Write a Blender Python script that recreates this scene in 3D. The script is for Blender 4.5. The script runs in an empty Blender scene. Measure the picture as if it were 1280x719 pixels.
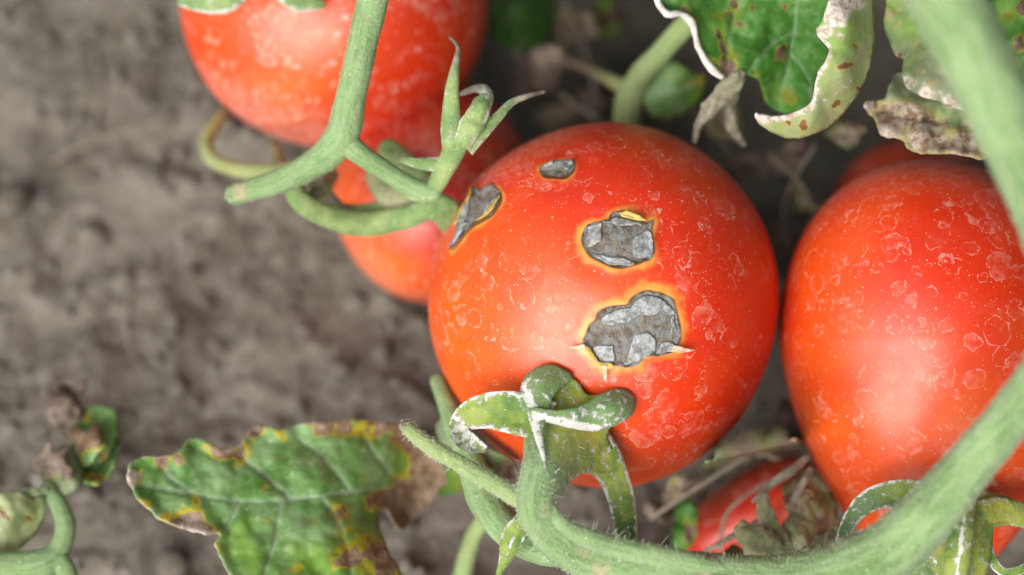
import bpy, math, random
import numpy as np
from mathutils import Vector
from mathutils.bvhtree import BVHTree
from mathutils.geometry import delaunay_2d_cdt

# ------------------------------------------------------------------ camera, sky, sun, exposure
scene = bpy.context.scene
MM = 0.001
D = 450.0                 # mm from the lens to the plane in focus
K = 0.135                 # mm per photograph pixel in that plane
PITCH = math.radians(66)
CX, CY = 640.0, 359.5
FWD = np.array([0, math.cos(PITCH), -math.sin(PITCH)])
UP = np.array([0, math.sin(PITCH), math.cos(PITCH)])
RT = np.array([1.0, 0, 0])
MAIN_C = np.array([0, 0, 42.0])           # centre of the scabbed fruit, mm above the soil
_sc = K * (D + 28) / D
CAM = MAIN_C - FWD * (D + 28) - RT * (755 - CX) * _sc + UP * (381 - CY) * _sc

cam_data = bpy.data.cameras.new('camera')
cam = bpy.data.objects.new('camera', cam_data)
scene.collection.objects.link(cam)
cam.location = Vector(CAM * MM)
cam.rotation_euler = (math.pi / 2 - PITCH, 0, 0)
cam_data.sensor_width = 36
cam_data.lens = 36 * D / (K * 1280)
cam_data.clip_start = 0.01
cam_data.clip_end = 200
cam_data.dof.use_dof = True
cam_data.dof.focus_distance = (D + 1) * MM
cam_data.dof.aperture_fstop = 6.0
cam_data.dof.aperture_blades = 9
scene.camera = cam

SUN_EL, SUN_AZ = math.radians(40), math.radians(213)    # azimuth clockwise from +Y: from behind, to the left
world = bpy.data.worlds.new('World')
scene.world = world
world.use_nodes = True
nt = world.node_tree
nt.nodes.clear()
sky = nt.nodes.new('ShaderNodeTexSky')
sky.sky_type = 'NISHITA'
sky.sun_disc = False
sky.sun_elevation = SUN_EL
sky.sun_rotation = SUN_AZ
sky.dust_density = 5.0
sky.air_density = 1.0
hs = nt.nodes.new('ShaderNodeHueSaturation')
hs.inputs['Saturation'].default_value = 0.2           # thin even cloud: a nearly white sky
bg = nt.nodes.new('ShaderNodeBackground')
bg.inputs['Strength'].default_value = 0.055
ow = nt.nodes.new('ShaderNodeOutputWorld')
nt.links.new(sky.outputs[0], hs.inputs['Color'])
nt.links.new(hs.outputs[0], bg.inputs['Color'])
nt.links.new(bg.outputs[0], ow.inputs[0])

sun_data = bpy.data.lights.new('sun', 'SUN')
sun_data.energy = 1.5
sun_data.angle = math.radians(54)
sun_data.color = (1.0, 0.96, 0.9)
sun = bpy.data.objects.new('sun', sun_data)
scene.collection.objects.link(sun)
_sd = Vector((math.sin(SUN_AZ) * math.cos(SUN_EL), math.cos(SUN_AZ) * math.cos(SUN_EL), math.sin(SUN_EL)))
sun.rotation_euler = _sd.to_track_quat('Z', 'Y').to_euler()

vs = scene.view_settings
vs.view_transform = 'Standard'
vs.look = 'None'
vs.gamma = 1
vs.use_curve_mapping = False
vs.exposure = 1.42
scene.cycles.use_denoising = True
scene.cycles.max_bounces = 6
scene.cycles.caustics_reflective = False
scene.cycles.caustics_refractive = False

# ------------------------------------------------------------------ helpers
random.seed(7)
rng = np.random.default_rng(11)

def P(px, py, d):
    """pixel of the photograph + depth (mm behind the plane in focus) -> world point in mm"""
    px, py, d = np.asarray(px, float), np.asarray(py, float), np.asarray(d, float)
    s = K * (D + d) / D
    return CAM + ((px - CX) * s)[..., None] * RT - ((py - CY) * s)[..., None] * UP + (D + d)[..., None] * FWD

def SZ(npx, d):
    return npx * K * (D + d) / D

def to_px(v):
    r = v - CAM
    z = r @ FWD
    return CX + (r @ RT) * D / (K * z), CY - (r @ UP) * D / (K * z), z - D

def ground_d(px, py, h=0.0):
    """depth of the point at height h (mm) over the soil seen at a pixel"""
    a = P(px, py, 0.0) - CAM
    t = (h - CAM[2]) / a[2]
    return D * t - D

_perm = np.random.default_rng(3).permutation(256)
_perm = np.concatenate([_perm, _perm, _perm])
_grad = np.random.default_rng(4).normal(size=(256, 3))
_grad /= np.linalg.norm(_grad, axis=1)[:, None]

def perlin(p):
    p = np.asarray(p, float)
    i = np.floor(p).astype(int)
    f = p - i
    i &= 255
    u = f * f * f * (f * (f * 6 - 15) + 10)
    out = 0
    for dx in (0, 1):
        wx = u[..., 0] if dx else 1 - u[..., 0]
        for dy in (0, 1):
            wy = u[..., 1] if dy else 1 - u[..., 1]
            for dz in (0, 1):
                wz = u[..., 2] if dz else 1 - u[..., 2]
                h = _perm[_perm[_perm[(i[..., 0] + dx) & 255] + ((i[..., 1] + dy) & 255)] + ((i[..., 2] + dz) & 255)]
                g = _grad[h]
                out = out + wx * wy * wz * ((f - np.array([dx, dy, dz])) * g).sum(-1)
    return out * 1.6

def fbm(p, octv=4, gain=0.5):
    s, a = 0, 1.0
    for o in range(octv):
        s = s + a * perlin(np.asarray(p) * 2 ** o + 17.3 * o)
        a *= gain
    return s

def smooth(a, b, x):
    t = np.clip((x - a) / (b - a), 0, 1)
    return t * t * (3 - 2 * t)

def cr(pts, n):
    """Catmull-Rom resampling of control rows to n rows, even in the length of the first three columns"""
    p = np.asarray(pts, float)
    q = np.vstack([2 * p[0] - p[1], p, 2 * p[-1] - p[-2]])
    out = []
    for k in range(len(p) - 1):
        a, b, c, e = q[k], q[k + 1], q[k + 2], q[k + 3]
        for t in np.linspace(0, 1, 24, endpoint=False):
            out.append(0.5 * (2 * b + (c - a) * t + (2 * a - 5 * b + 4 * c - e) * t * t + (3 * b - a - 3 * c + e) * t ** 3))
    out.append(p[-1])
    out = np.array(out)
    L = np.concatenate([[0], np.cumsum(np.linalg.norm(np.diff(out[:, :3], axis=0), axis=1))])
    s = np.linspace(0, L[-1], n)
    return np.stack([np.interp(s, L, out[:, c]) for c in range(out.shape[1])], 1)

def tag(o, label, cat, group=None, kind=None):
    o['label'] = label
    o['category'] = cat
    if group:
        o['group'] = group
    if kind:
        o['kind'] = kind
    return o

def thing(name, base_mm, label, cat, group=None):
    o = bpy.data.objects.new(name, None)
    o.empty_display_size = 0.005
    scene.collection.objects.link(o)
    o.location = Vector(np.asarray(base_mm) * MM)
    o['base'] = [float(x) for x in base_mm]
    return tag(o, label, cat, group)

def root_base(o):
    while o is not None:
        if 'base' in o:
            return np.array(o['base'])
        o = o.parent
    return np.zeros(3)

def mesh_obj(name, verts_mm, faces, mat, parent=None, attrs=None, smooth_shade=True, base=None):
    b = np.asarray(base) if base is not None else root_base(parent)
    v = (np.asarray(verts_mm) - b) * MM
    me = bpy.data.meshes.new(name)
    me.from_pydata(v.tolist(), [], faces if isinstance(faces, list) else faces.tolist())
    if attrs:
        for k, a in attrs.items():
            at = me.attributes.new(k, 'FLOAT', 'POINT')
            at.data.foreach_set('value', np.asarray(a, np.float32).ravel())
    if smooth_shade:
        me.polygons.foreach_set('use_smooth', [True] * len(me.polygons))
    me.materials.append(mat)
    me.update()
    o = bpy.data.objects.new(name, me)
    scene.collection.objects.link(o)
    if parent is not None:
        o.parent = parent
    elif base is not None:
        o.location = Vector(b * MM)
        o['base'] = [float(x) for x in b]
    return o

# ---- node materials
class NM:
    def __init__(s, name):
        s.m = bpy.data.materials.new(name)
        s.m.use_nodes = True
        s.t = s.m.node_tree
        s.bsdf = s.t.nodes['Principled BSDF']
        tc = s.t.nodes.new('ShaderNodeTexCoord')
        oi = s.t.nodes.new('ShaderNodeObjectInfo')
        vm = s.t.nodes.new('ShaderNodeVectorMath'); vm.operation = 'MULTIPLY_ADD'
        s.l(oi.outputs['Location'], vm.inputs[0]); vm.inputs[1].default_value = (3.7, 5.1, 4.3)
        s.l(tc.outputs['Object'], vm.inputs[2])
        s.co = vm.outputs[0]
    def l(s, a, b):
        s.t.links.new(a, b)
    def put(s, sock, v):
        if hasattr(v, 'is_linked') or isinstance(v, bpy.types.NodeSocket):
            s.l(v, sock)
        else:
            sock.default_value = (*v, 1) if isinstance(v, (tuple, list)) and len(v) == 3 and sock.type == 'RGBA' else v
    def set(s, **kw):
        for k, v in kw.items():
            s.put(s.bsdf.inputs[k.replace('_', ' ')], v)
    def noise(s, per_mm, detail=3, rough=0.55, co=None, dist=0):
        n = s.t.nodes.new('ShaderNodeTexNoise')
        s.l(co or s.co, n.inputs['Vector'])
        n.inputs['Scale'].default_value = per_mm * 1000
        n.inputs['Detail'].default_value = detail
        n.inputs['Roughness'].default_value = rough
        n.inputs['Distortion'].default_value = dist
        return n.outputs['Fac']
    def vor(s, per_mm, co=None, feature='F1', rand=1.0):
        n = s.t.nodes.new('ShaderNodeTexVoronoi')
        n.feature = feature
        s.l(co or s.co, n.inputs['Vector'])
        n.inputs['Scale'].default_value = per_mm * 1000
        n.inputs['Randomness'].default_value = rand
        return n
    def warp(s, per_mm, amount_mm, detail=2):
        n = s.t.nodes.new('ShaderNodeTexNoise')
        s.l(s.co, n.inputs['Vector'])
        n.inputs['Scale'].default_value = per_mm * 1000
        n.inputs['Detail'].default_value = detail
        a = s.t.nodes.new('ShaderNodeVectorMath'); a.operation = 'SUBTRACT'
        s.l(n.outputs['Color'], a.inputs[0]); a.inputs[1].default_value = (0.5, 0.5, 0.5)
        b = s.t.nodes.new('ShaderNodeVectorMath'); b.operation = 'MULTIPLY_ADD'
        s.l(a.outputs[0], b.inputs[0]); b.inputs[1].default_value = (amount_mm * MM,) * 3
        s.l(s.co, b.inputs[2])
        return b.outputs[0]
    def attr(s, name):
        n = s.t.nodes.new('ShaderNodeAttribute')
        n.attribute_name = name
        return n.outputs['Fac']
    def math(s, op, a, b=None, c=None):
        n = s.t.nodes.new('ShaderNodeMath')
        n.operation = op
        s.put(n.inputs[0], a)
        if b is not None:
            s.put(n.inputs[1], b)
        if c is not None:
            s.put(n.inputs[2], c)
        return n.outputs[0]
    def map(s, v, a, b, lo=0.0, hi=1.0, interp='SMOOTHSTEP'):
        n = s.t.nodes.new('ShaderNodeMapRange')
        n.interpolation_type = interp
        s.put(n.inputs[0], v)
        n.inputs[1].default_value, n.inputs[2].default_value = a, b
        n.inputs[3].default_value, n.inputs[4].default_value = lo, hi
        return n.outputs[0]
    def mix(s, f, a, b):
        n = s.t.nodes.new('ShaderNodeMix')
        n.data_type = 'RGBA'
        s.put(n.inputs[0], f)
        s.put(n.inputs[6], a)
        s.put(n.inputs[7], b)
        return n.outputs[2]
    def mul(s, a, b):
        return s.math('MULTIPLY', a, b)
    def sep(s, c):
        n = s.t.nodes.new('ShaderNodeSeparateColor')
        s.l(c, n.inputs[0])
        return n.outputs
    def bump(s, h, dist_mm, strength=1.0):
        n = s.t.nodes.new('ShaderNodeBump')
        n.inputs['Strength'].default_value = strength
        n.inputs['Distance'].default_value = dist_mm * MM
        s.l(h, n.inputs['Height'])
        s.l(n.outputs[0], s.bsdf.inputs['Normal'])

def tomato_mat(name, red=(0.60, 0.025, 0.003), orange=(0.70, 0.105, 0.005), orange_amt=0.5, ring_amt=1.0, dust=1.0, blotch=0.0):
    m = NM(name)
    big = m.noise(0.045, 3, 0.5)
    fine = m.noise(0.9, 4, 0.6)
    org = m.math('ADD', m.map(big, 0.42, 0.68, 0, orange_amt), m.attr('orange'))
    org = m.math('MINIMUM', org, 1.0)
    c = m.mix(org, red, orange)
    c = m.mix(m.map(fine, 0.35, 0.7, 0, 0.25), c, (0.66, 0.050, 0.007))
    # yellow rim of living skin round a scab
    h = m.attr('halo')
    hn = m.math('ADD', h, m.map(m.noise(0.28, 3), 0.3, 0.7, -0.5, 0.2, 'LINEAR'))
    c = m.mix(m.map(hn, 0.15, 1.1, 0, 0.75), c, (0.80, 0.40, 0.07))
    c = m.mix(m.map(h, 0.95, 1.0, 0, 0.7), c, (0.13, 0.06, 0.035))
    # dried spray drops: thin outlines
    wv = m.warp(0.6, 2.0, 2)
    tot = None
    msk = m.map(m.noise(0.08, 2), 0.34, 0.50)
    for sc_, w, thr, lo, hi in ((0.15, 0.021, 0.18, 0.20, 0.48), (0.23, 0.030, 0.22, 0.20, 0.48), (0.40, 0.046, 0.72, 0.18, 0.45)):
        v = m.vor(sc_, wv)
        r, g, b = m.sep(v.outputs['Color'])[:3]
        rad = m.map(r, 0, 1, lo, hi, 'LINEAR')
        df = m.math('SUBTRACT', v.outputs['Distance'], rad)
        line = m.map(m.math('ABSOLUTE', df), w * 0.35, w, 1, 0)
        on = m.math('GREATER_THAN', g, thr)
        fill = m.mul(m.map(df, -0.02, 0.0, 1, 0), m.map(b, 0.45, 1.0, 0.0, 0.4))
        k = m.mul(on, m.math('MAXIMUM', line, fill))
        tot = k if tot is None else m.math('MAXIMUM', tot, k)
    tot = m.mul(tot, m.map(m.noise(0.7, 2), 0.38, 0.62, 0.05, 1.0))
    tot = m.mul(tot, msk)
    # dust: pin-head specks and a thin film
    v = m.vor(0.85)
    r, g, b = m.sep(v.outputs['Color'])[:3]
    sp = m.mul(m.map(v.outputs['Distance'], 0.06, 0.15, 1, 0), m.math('GREATER_THAN', r, 0.76))
    v2 = m.vor(2.0)
    sp2 = m.mul(m.map(v2.outputs['Distance'], 0.10, 0.2, 0.8, 0), m.math('GREATER_THAN', m.sep(v2.outputs['Color'])[0], 0.72))
    film = m.map(m.noise(0.16, 5, 0.65), 0.5, 0.8, 0, 0.12)
    if blotch:
        film = m.math('MAXIMUM', film, m.mul(m.map(m.noise(0.32, 4, 0.6), 0.56, 0.68), blotch))
    dusty = m.math('ADD', m.attr('dust'), film)
    specks = m.mul(m.math('MAXIMUM', sp, sp2), dust)
    white = m.math('MAXIMUM', m.mul(tot, 0.60 * ring_amt), m.mul(specks, 0.8))
    white = m.math('MAXIMUM', white, m.mul(dusty, m.map(m.noise(1.1, 5, 0.75), 0.45, 0.62, 0.12, 1.5)))
    white = m.math('MINIMUM', m.mul(white, m.map(h, 0.3, 0.6, 1, 0.2)), 0.9)
    c = m.mix(white, c, (0.80, 0.62, 0.52))
    m.set(Base_Color=c, Roughness=m.math('ADD', m.map(m.noise(0.3, 3), 0.3, 0.7, 0.38, 0.46), m.mul(white, 0.35)), IOR=1.5,
          Subsurface_Weight=0.12, Subsurface_Radius=(1.0, 0.25, 0.08), Subsurface_Scale=0.003, Specular_IOR_Level=0.62)
    m.bump(m.noise(1.6, 2), 0.05, 0.5)
    return m.m

def stem_mat(name, a=(0.135, 0.255, 0.075), b=(0.235, 0.38, 0.15), tint=(0.22, 0.20, 0.10), tint_amt=0.3, dust=0.5):
    m = NM(name)
    c = m.mix(m.map(m.noise(0.12, 3), 0.35, 0.65), a, b)
    c = m.mix(m.map(m.noise(0.22, 4, 0.6), 0.55, 0.75, 0, tint_amt * 2), c, tint)
    c = m.mix(m.map(m.noise(0.5, 5, 0.7), 0.48, 0.7, 0, 0.35), c, (0.11, 0.19, 0.06))
    cv = m.t.nodes.new('ShaderNodeCombineXYZ')
    for k_, a_ in enumerate(('cx', 'cy', 'cv')):
        m.l(m.attr(a_), cv.inputs[k_])
    st = m.t.nodes.new('ShaderNodeTexNoise'); st.inputs['Scale'].default_value = 4.5; st.inputs['Detail'].default_value = 5
    st.inputs['Roughness'].default_value = 0.65; m.l(cv.outputs[0], st.inputs['Vector'])
    c = m.mix(m.map(st.outputs['Fac'], 0.40, 0.62, 0, 0.45), c, (0.38, 0.50, 0.26))
    c = m.mix(m.map(st.outputs['Fac'], 0.44, 0.30, 0, 0.5), c, (0.12, 0.20, 0.07))
    c = m.mix(m.map(m.noise(2.5, 4, 0.7), 0.4, 0.7, 0, 0.35), c, (0.38, 0.48, 0.28))
    v = m.vor(0.9)
    sp = m.mul(m.map(v.outputs['Distance'], 0.12, 0.25, 1, 0), m.math('GREATER_THAN', m.sep(v.outputs['Color'])[0], 0.7))
    c = m.mix(m.mul(sp, dust), c, (0.66, 0.66, 0.6))
    c = m.mix(m.mul(m.attr('scar'), m.map(m.noise(0.8, 4), 0.3, 0.6)), c, (0.45, 0.40, 0.24))
    c = m.mix(m.attr('dry'), c, (0.16, 0.10, 0.06))
    m.set(Base_Color=c, Roughness=0.62, Sheen_Weight=0.12, Sheen_Roughness=0.4, Sheen_Tint=(0.9, 1.0, 0.85), Specular_IOR_Level=0.3,
          Subsurface_Weight=0.08, Subsurface_Radius=(0.4, 1.0, 0.2), Subsurface_Scale=0.0015)
    m.bump(m.math('ADD', m.noise(0.9, 5, 0.7), m.mul(m.noise(4.0, 3, 0.7), 0.5)), 0.8, 0.9)
    return m.m

def sepal_mat(name, a=(0.085, 0.175, 0.025), b=(0.25, 0.31, 0.055), powder=1.0, under=(0.13, 0.215, 0.085)):
    m = NM(name)
    c = m.mix(m.map(m.noise(0.16, 3), 0.38, 0.62), a, b)
    c = m.mix(m.map(m.noise(1.4, 4, 0.65), 0.5, 0.75, 0, 0.5), c, (0.05, 0.10, 0.03))
    c = m.mix(m.mul(m.attr('yel'), m.map(m.noise(0.3, 3), 0.3, 0.65)), c, (0.34, 0.33, 0.045))
    c = m.mix(m.attr('under'), c, under)
    pw = m.math('ADD', m.attr('powder'), m.map(m.noise(0.7, 5, 0.75), 0.3, 0.7, -0.6, 0.5, 'LINEAR'))
    pw = m.map(pw, 0.15, 0.5)
    v = m.vor(1.3)
    sp = m.mul(m.map(v.outputs['Distance'], 0.12, 0.26, 1, 0), m.math('GREATER_THAN', m.sep(v.outputs['Color'])[0], 0.66))
    w = m.math('MINIMUM', m.math('MAXIMUM', m.mul(pw, powder), m.mul(sp, 0.55)), 0.95)
    c = m.mix(w, c, (0.60, 0.59, 0.56))
    c = m.mix(m.attr('dry'), c, m.mix(m.map(m.noise(0.4, 4, 0.7), 0.35, 0.65), (0.12, 0.10, 0.075), (0.29, 0.255, 0.205)))
    m.set(Base_Color=c, Roughness=0.6, Sheen_Weight=0.15, Specular_IOR_Level=0.35, Subsurface_Weight=0.08,
          Subsurface_Radius=(0.5, 1.0, 0.2), Subsurface_Scale=0.0015)
    m.bump(m.math('ADD', m.mul(m.noise(1.0, 5, 0.65), 0.8), m.mul(w, 0.5)), 0.5, 0.7)
    return m.m

def leaf_mat(name, vein_k=0.75, dots=0.5, **kw_):
    return _leaf_mat(name, vein_k, dots, **kw_)

def _leaf_mat(name, vein_k, dots, g1=(0.075, 0.19, 0.03), g2=(0.19, 0.32, 0.13), brown=(0.15, 0.085, 0.045), yellow=(0.40, 0.34, 0.02), pale=0.6, tan=(0.31, 0.225, 0.145)):
    m = NM(name)
    c = m.mix(m.map(m.noise(0.11, 4, 0.6), 0.35, 0.65), g1, g2)
    c = m.mix(m.map(m.noise(0.6, 4, 0.6), 0.5, 0.75, 0, pale), c, (0.24, 0.34, 0.17))
    v = m.vor(0.55)
    sp = m.mul(m.map(v.outputs['Distance'], 0.15, 0.36, 1, 0), m.math('GREATER_THAN', m.sep(v.outputs['Color'])[0], 0.72))
    c = m.mix(m.mul(sp, dots), c, (0.36, 0.42, 0.26))
    c = m.mix(m.map(m.noise(0.07, 3, 0.5), 0.48, 0.66, 0, 0.7), c, (0.16, 0.29, 0.03))
    c = m.mix(m.mul(m.attr('vein'), vein_k), c, (0.30, 0.37, 0.26))
    n = m.math('ADD', m.attr('necro'), m.map(m.noise(0.38, 5, 0.7), 0.25, 0.75, -0.26, 0.26, 'LINEAR'))
    c = m.mix(m.map(m.math('ADD', n, m.map(m.noise(0.13, 3), 0.35, 0.65, -0.10, 0.16)), 0.14, 0.58), c, yellow)
    br = m.mix(m.map(m.noise(0.5, 4, 0.7), 0.35, 0.65), brown, tan)
    c = m.mix(m.map(n, 0.50, 0.68), c, br)
    c = m.mix(m.map(m.attr('pale'), 0.1, 0.9), c, m.mix(m.map(m.noise(0.9, 4, 0.7), 0.35, 0.6), (0.33, 0.25, 0.19), (0.64, 0.58, 0.52)))
    m.set(Base_Color=c, Roughness=0.55, Specular_IOR_Level=0.35)
    m.bump(m.math('ADD', m.mul(m.noise(0.55, 4, 0.6), 0.8), m.mul(m.attr('vein'), 0.2)), 0.6, 0.45)
    # thin blade lets some light through
    tr = m.t.nodes.new('ShaderNodeBsdfTranslucent')
    m.l(c, tr.inputs['Color'])
    mx = m.t.nodes.new('ShaderNodeMixShader')
    mx.inputs[0].default_value = 0.18
    m.l(m.bsdf.outputs[0], mx.inputs[1]); m.l(tr.outputs[0], mx.inputs[2])
    m.l(mx.outputs[0], m.t.nodes['Material Output'].inputs['Surface'])
    return m.m

def soil_mat(name):
    m = NM(name)
    c = m.mix(m.map(m.noise(0.035, 5, 0.6), 0.36, 0.64), (0.118, 0.102, 0.081), (0.212, 0.189, 0.157))
    c = m.mix(m.map(m.noise(0.25, 5, 0.65), 0.42, 0.72, 0, 0.6), c, (0.30, 0.28, 0.25))
    c = m.mix(m.map(m.noise(0.14, 4, 0.6), 0.55, 0.75, 0, 0.6), c, (0.075, 0.065, 0.053))
    m.set(Base_Color=c, Roughness=0.95, Specular_IOR_Level=0.15)
    m.bump(m.noise(0.5, 6, 0.7), 2.0, 0.8)
    return m.m

def scab_mat(name):
    m = NM(name)
    n1 = m.noise(0.45, 4, 0.65)
    n2 = m.noise(2.6, 5, 0.75)
    c = m.mix(m.map(n1, 0.35, 0.65), (0.095, 0.075, 0.058), (0.24, 0.20, 0.155))
    c = m.mix(m.map(n2, 0.35, 0.7, 0, 0.6), c, (0.28, 0.245, 0.205))
    c = m.mix(m.map(m.noise(3.6, 4, 0.7), 0.52, 0.68, 0, 0.8), c, (0.05, 0.04, 0.035))
    c = m.mix(m.map(m.math('ADD', m.attr('rim'), m.map(n1, 0.3, 0.7, -0.2, 0.5)), 0.0, 1.0), (0.075, 0.06, 0.05), c)
    c = m.mix(m.mul(m.attr('grey'), m.map(m.noise(0.9, 4, 0.6), 0.3, 0.6)), c, (0.22, 0.225, 0.225))
    m.set(Base_Color=c, Roughness=0.85, Specular_IOR_Level=0.25)
    m.bump(m.math('ADD', n2, m.mul(n1, 0.6)), 0.45, 0.8)
    return m.m

def flap_mat(name, a=(0.34, 0.365, 0.375), b=(0.16, 0.158, 0.15), dark=0.75):
    m = NM(name)
    c = m.mix(m.map(m.noise(0.9, 4, 0.65), 0.36, 0.62), a, b)
    c = m.mix(m.map(m.noise(2.8, 4, 0.7), 0.52, 0.7, 0, dark), c, (0.10, 0.09, 0.085))
    c = m.mix(m.map(m.noise(0.5, 3), 0.6, 0.75, 0, 0.5), c, (0.5, 0.40, 0.22))
    m.set(Base_Color=c, Roughness=0.5, Specular_IOR_Level=0.5)
    m.bump(m.noise(1.8, 4, 0.65), 0.22, 0.7)
    return m.m

def plain_mat(name, a, b, per_mm=0.4, rough=0.75):
    m = NM(name)
    c = m.mix(m.map(m.noise(per_mm, 4, 0.65), 0.35, 0.65), a, b)
    m.set(Base_Color=c, Roughness=rough, Specular_IOR_Level=0.3)
    m.bump(m.noise(per_mm * 3, 4, 0.65), 0.4, 0.6)
    return m.m

M = dict(
    tom_main=tomato_mat('scabbed_tomato_skin', orange_amt=0.45, ring_amt=0.58),
    tom=tomato_mat('tomato_skin', ring_amt=0.52),
    tom_up=tomato_mat('dusty_tomato_skin', ring_amt=0.8, orange_amt=0.5, blotch=0.42),
    tom_back=tomato_mat('painted_shade_tomato_skin', red=(0.34, 0.010, 0.003), orange=(0.62, 0.10, 0.006), orange_amt=0.45, ring_amt=0.5, dust=0.6, blotch=0.2),  # red darkened: shade between the fruits is put into the base colour
    stem=stem_mat('vine_stem'),
    stem_y=stem_mat('yellow_stem', (0.26, 0.26, 0.05), (0.36, 0.33, 0.08), (0.22, 0.15, 0.05), 0.3),
    stem_b=stem_mat('green_stub_stem', (0.20, 0.30, 0.07), (0.33, 0.42, 0.14), tint_amt=0.1),
    sepal=sepal_mat('sepal_green'),
    sepal_b=sepal_mat('sepal_pale', (0.13, 0.22, 0.065), (0.25, 0.33, 0.12), 0.7),
    sepal_w=sepal_mat('sepal_withered', (0.14, 0.16, 0.07), (0.27, 0.27, 0.14), 0.5),
    leaf=leaf_mat('leaf_blotched'),
    leaf_d=leaf_mat('leaf_deep_green', vein_k=0.3, dots=0.15, g1=(0.035, 0.13, 0.012), g2=(0.075, 0.20, 0.035), pale=0.25, yellow=(0.17, 0.20, 0.02), brown=(0.07, 0.035, 0.025), tan=(0.17, 0.11, 0.08)),
    leaf_w=leaf_mat('leaf_withered', g1=(0.15, 0.20, 0.10), g2=(0.24, 0.26, 0.16), yellow=(0.30, 0.25, 0.10), tan=(0.40, 0.34, 0.27)),
    leaf_p=leaf_mat('leaf_underside', g1=(0.28, 0.35, 0.15), g2=(0.37, 0.40, 0.20), brown=(0.16, 0.075, 0.03), yellow=(0.38, 0.32, 0.10), tan=(0.22, 0.11, 0.05), pale=0.3),
    soil=soil_mat('dry_soil'),
    scab=scab_mat('corky_scab'),
    flap=flap_mat('silvery_dead_skin'),
    flap_y=flap_mat('yellowed_dead_skin', (0.55, 0.38, 0.06), (0.40, 0.26, 0.07), 0.3),
    rim=plain_mat('papery_leaf_rim', (0.42, 0.38, 0.34), (0.62, 0.58, 0.55), 0.8, 0.7),
    flap_c=flap_mat('cream_dead_skin', (0.62, 0.47, 0.36), (0.55, 0.33, 0.2), 0.1),
    hair=plain_mat('stem_hair', (0.5, 0.55, 0.42), (0.62, 0.64, 0.55), 0.3, 0.5),
    straw=plain_mat('dry_straw', (0.20, 0.17, 0.13), (0.29, 0.25, 0.20), 0.3, 0.8),
    dead=plain_mat('dead_leaf', (0.11, 0.08, 0.06), (0.24, 0.185, 0.15), 0.3, 0.8),
)

# ---- shape builders
def tube_geo(path, seg=18, n=60, rough=0.05, flat=1.0, seed=0.0, cap=True, ridges=0.0):
    """path rows: px, py, d, radius px -> round stem with rounded ends"""
    r = np.asarray(path, float)
    pts = P(r[:, 0], r[:, 1], r[:, 2])
    rad = SZ(r[:, 3], r[:, 2])
    q = cr(np.column_stack([pts, rad]), n)
    c, rad = q[:, :3], q[:, 3].copy()
    T = np.gradient(c, axis=0)
    T /= np.linalg.norm(T, axis=1)[:, None]
    if cap:                                    # rounded ends
        L = np.concatenate([[0], np.cumsum(np.linalg.norm(np.diff(c, axis=0), axis=1))])
        for e in (L, L[-1] - L):
            k = e < rad
            rad[k] *= np.sqrt(np.clip(1 - (1 - e[k] / rad[k]) ** 2, 0.02, 1))
    A = np.cross(T, FWD)
    bad = np.linalg.norm(A, axis=1) < 0.05
    A[bad] = UP
    A /= np.linalg.norm(A, axis=1)[:, None]
    B = np.cross(T, A)
    th = np.linspace(0, 2 * math.pi, seg, endpoint=False)
    ring = np.cos(th)[None, :, None] * A[:, None] + flat * np.sin(th)[None, :, None] * B[:, None]
    v = c[:, None] + ring * rad[:, None, None]
    nz = fbm(v / 4.0 + seed, 3)
    mul = 1 + rough * nz + ridges * np.cos(5 * th)[None, :]
    v = c[:, None] + ring * (rad[:, None] * mul)[..., None]
    along = np.repeat(np.linspace(0, 1, n), seg)
    V = v.reshape(-1, 3)
    i = np.arange(n - 1)[:, None] * seg
    j = np.arange(seg)[None]
    jn = (j + 1) % seg
    F = np.stack([i + j, i + jn, i + seg + jn, i + seg + j], -1).reshape(-1, 4).tolist()
    F.append(list(range(seg))[::-1])
    F.append([(n - 1) * seg + k for k in range(seg)])
    return V, F, along, ring.reshape(-1, 3)

def tube(name, path, mat, parent, dry=None, scars=(), hairs=None, **kw):
    V, F, along, nrm = tube_geo(path, **kw)
    dr = np.zeros(len(V))
    if dry:
        for a, b in dry:                       # (start, end) of along, 1 towards b
            dr = np.maximum(dr, smooth(a, b, along))
    sc = np.zeros(len(V))
    for (x, y, rr) in scars:
        px, py, dd = to_px(V)
        sc = np.maximum(sc, 1 - smooth(rr * 0.5, rr, np.hypot(px - x, py - y)))
    seg = kw.get('seg', 18)
    th = np.tile(np.linspace(0, 2 * math.pi, seg, endpoint=False), len(V) // seg)
    cen = V.reshape(-1, seg, 3).mean(1)
    ln = np.repeat(np.concatenate([[0], np.cumsum(np.linalg.norm(np.diff(cen, axis=0), axis=1))]), seg)
    o = mesh_obj(name, V, F, mat, parent, dict(dry=dr, scar=sc, cx=np.cos(th), cy=np.sin(th), cv=ln * 0.035))
    if hairs:
        hair_obj(V, nrm, hairs, o)
    return o

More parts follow.
